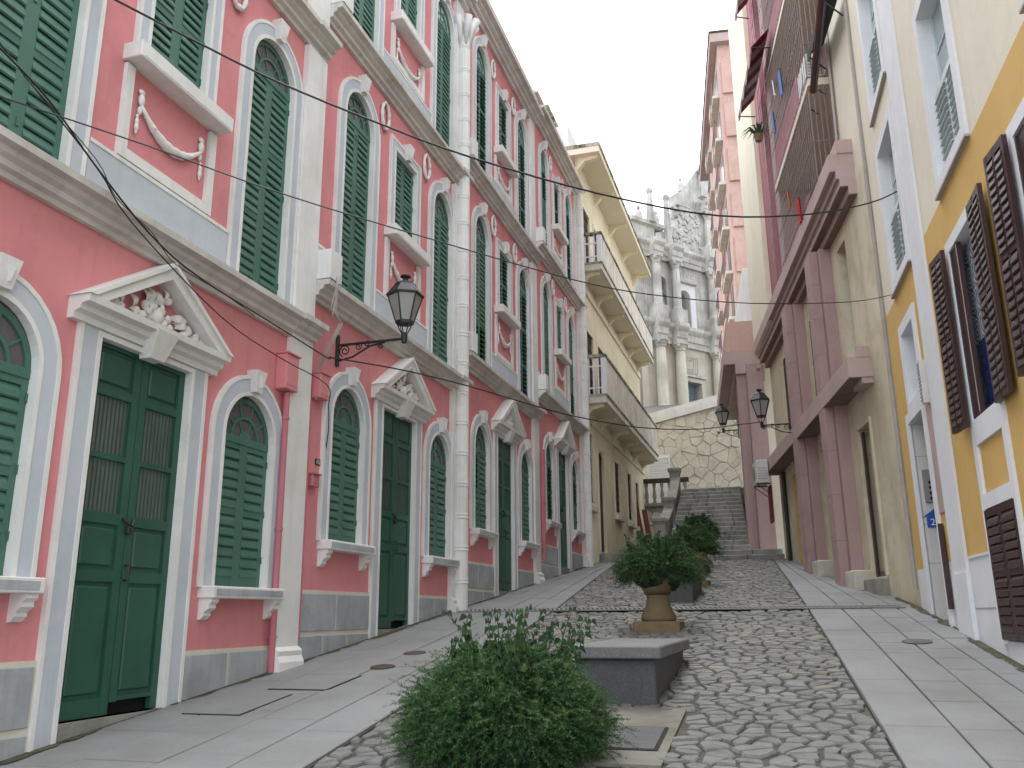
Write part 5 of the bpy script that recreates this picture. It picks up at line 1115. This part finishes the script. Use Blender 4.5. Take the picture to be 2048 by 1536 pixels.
# ------------------------------------------------------------------ wall lanterns
def lantern(att, reach, zarm, s_, rz, label):
    t = thing('wall_lantern', label, 'street lamp', att, rz, 'black iron wall lanterns')      # local -y points into the street
    br = MB().cbox(-.03, .03, -.035, .0, -.24*s_, .2*s_, .006).build('wall_plate', 'iron', t)
    br = MB().tube([(0, 0, zarm), (0, -reach, zarm)], .019*s_, 8).build('arm', 'iron', t)
    q = MB(); q.tube([(0, -.02, -.17*s_), (0, -.25*s_, -.13*s_), (0, -.5*s_, 0), (0, -.72*s_, zarm-.02)], .013*s_, 6); q.build('brace', 'iron', t)
    def spiral(cy, cz, r0, turns, sg, ph):
        n = int(18*turns); q = MB(); q.tube([(0, cy+sg*r0*(1-.8*i/n)*math.cos(ph+2*PI*turns*i/n), cz+r0*(1-.8*i/n)*math.sin(ph+2*PI*turns*i/n)) for i in range(n+1)], .009*s_, 5); q.build('scroll', 'iron', t)
    spiral(-.13*s_, -.03*s_, .085*s_, 1.75, 1, -1.2); spiral(-.33*s_, .01*s_, .06*s_, 1.6, 1, .5); spiral(-.46*s_, .035*s_, .045*s_, 1.5, -1, 0); spiral(-.66*s_, -.015*s_, .04*s_, 1.4, -1, 2)
    c = (0, -reach, zarm)
    MB().lathe([(.035*s_, -.06*s_), (.04*s_, -.02*s_), (.045*s_, .05*s_), (.03*s_, .08*s_)], 10, c).build('socket', 'iron', t)
    q = MB()
    for k in range(6):
        a = k*PI/3; q.tube([(c[0]+.03*s_*math.cos(a), c[1]+.03*s_*math.sin(a), c[2]+.06*s_), (c[0]+.07*s_*math.cos(a), c[1]+.07*s_*math.sin(a), c[2]+.13*s_), (c[0]+.105*s_*math.cos(a), c[1]+.105*s_*math.sin(a), c[2]+.22*s_)], .008*s_, 4)
    q.build('cradle', 'iron', t)
    z0_, z1_ = c[2]+.22*s_, c[2]+.60*s_; r0, r1 = .115*s_, .235*s_
    MB().lathe([(r0*1.06, z0_-.02*s_), (r0*1.1, z0_+.02*s_), (r0*.9, z0_+.02*s_)], 6, (c[0], c[1], 0)).build('lower_ring', 'iron', t)
    for k in range(6):
        a, b = k*PI/3, (k+1)*PI/3
        MB().tube([(c[0]+r0*math.cos(a), c[1]+r0*math.sin(a), z0_), (c[0]+r1*math.cos(a), c[1]+r1*math.sin(a), z1_)], .012*s_, 5).build('corner_bar', 'iron', t)
        i_ = .985; MB().add([(c[0]+r0*i_*math.cos(a), c[1]+r0*i_*math.sin(a), z0_), (c[0]+r0*i_*math.cos(b), c[1]+r0*i_*math.sin(b), z0_), (c[0]+r1*i_*math.cos(b), c[1]+r1*i_*math.sin(b), z1_), (c[0]+r1*i_*math.cos(a), c[1]+r1*i_*math.sin(a), z1_)], [(0, 1, 2, 3)]).build('glass_pane', 'lglass', t)
    MB().lathe([(r1*1.06, z1_-.015*s_), (r1*1.1, z1_+.01*s_), (r1*1.04, z1_+.03*s_), (.15*s_, z1_+.15*s_), (.145*s_, z1_+.17*s_), (.06*s_, z1_+.21*s_)], 6, (c[0], c[1], 0)).build('roof', 'iron', t)
    MB().lathe([(.04*s_, z1_+.20*s_), (.035*s_, z1_+.25*s_), (.075*s_, z1_+.27*s_), (.07*s_, z1_+.29*s_), (.02*s_, z1_+.30*s_)], 12, (c[0], c[1], 0)).build('finial', 'iron', t)
lantern((-5.2, 9.50, 4.86), .93, .05, .93, PI/2, 'black iron lantern on scrolled bracket on the pink wall')
lantern((.42, 20.4, 5.68), .66, .05, .95, -PI/2, 'black iron lantern on the pink column, larger of the right pair')
lantern((-.98, 26.6, 6.85), .46, .05, .92, -PI/2, 'small far lantern in front of the rubble wall')
# ------------------------------------------------------------------ overhead cables
def smooth(pp, n=4):
    P = [Vector(p) for p in pp]; o = []
    for i in range(len(P)-1):
        a, b, c, d = P[max(i-1, 0)], P[i], P[i+1], P[min(i+2, len(P)-1)]
        for k in range(n):
            t = k/n; o.append(.5*((2*b)+(c-a)*t+(2*a-5*b+4*c-d)*t*t+(3*b-a-3*c+d)*t**3))
    return o+[P[-1]]
def cable(pp, rad, m, label):
    o = MB().tube([tuple(p) for p in smooth(pp)], rad, 6).build('overhead_cable', m); o['label'] = label; o['category'] = 'cable'; return o
cable([(-5.19, 4.86, 6.7), (-4.48, 5.53, 6.41), (-3.97, 6.0, 6.22), (-3.32, 6.61, 6.06), (-2.62, 7.27, 5.93), (-1.53, 8.28, 5.85), (-.4, 9.34, 5.92), (.63, 10.31, 6.23), (1.4, 11.03, 6.6), (1.82, 11.5, 6.93)], .010, 'black', 'thick cable sagging from the pink house top left to the cream wall')
cable([(-5.19, 3.9, 5.16), (-4.37, 4.89, 5.06), (-3.71, 5.72, 4.96), (-2.83, 6.82, 4.90), (-1.83, 8.07, 4.86), (-1.15, 8.93, 4.92), (-.14, 10.19, 5.14), (1.11, 11.76, 5.56), (1.78, 12.6, 5.89)], .006, 'iron', 'thin pale cable crossing below the thick one to the yellow house')
cable([(-5.12, 9.18, 4.66), (-4.6, 10.13, 4.71), (-4.07, 11.36, 4.74), (-3.34, 13.05, 4.71), (-2.79, 14.31, 4.75), (-2.16, 15.79, 4.88), (-1.4, 17.54, 5.16), (-.78, 18.99, 5.49), (-.24, 20.35, 5.80)], .010, 'black', 'black cable strung between the left and right lanterns')
cable([(-4.85, 2.9, 5.6), (-4.85, 3.97, 5.38), (-4.85, 4.45, 5.24), (-4.85, 4.92, 4.99), (-4.85, 5.6, 4.70), (-4.85, 6.29, 4.57), (-4.88, 7.63, 4.54), (-5.0, 8.9, 4.57), (-5.12, 9.18, 4.66)], .008, 'black', 'black cable running along the near pink house to the lantern')
cable([(-4.93, 2.9, 6.1), (-4.93, 4.03, 5.48), (-4.93, 5.0, 5.05), (-4.93, 5.46, 4.76), (-4.93, 6.74, 4.36), (-4.93, 7.8, 4.25), (-4.95, 8.85, 4.22), (-5.05, 9.1, 4.03), (-5.12, 9.25, 3.78), (-5.17, 9.3, 3.55)], .006, 'black', 'black cable dropping into the arched window behind the lantern')
cable([(-4.87, 4.2, 5.32), (-4.83, 4.9, 5.03), (-4.88, 5.2, 4.86), (-4.84, 5.6, 4.72), (-4.9, 6.0, 4.60), (-4.86, 6.6, 4.56), (-4.88, 7.2, 4.52)], .004, 'iron', 'thin twisted wire wound round the cornice cable')
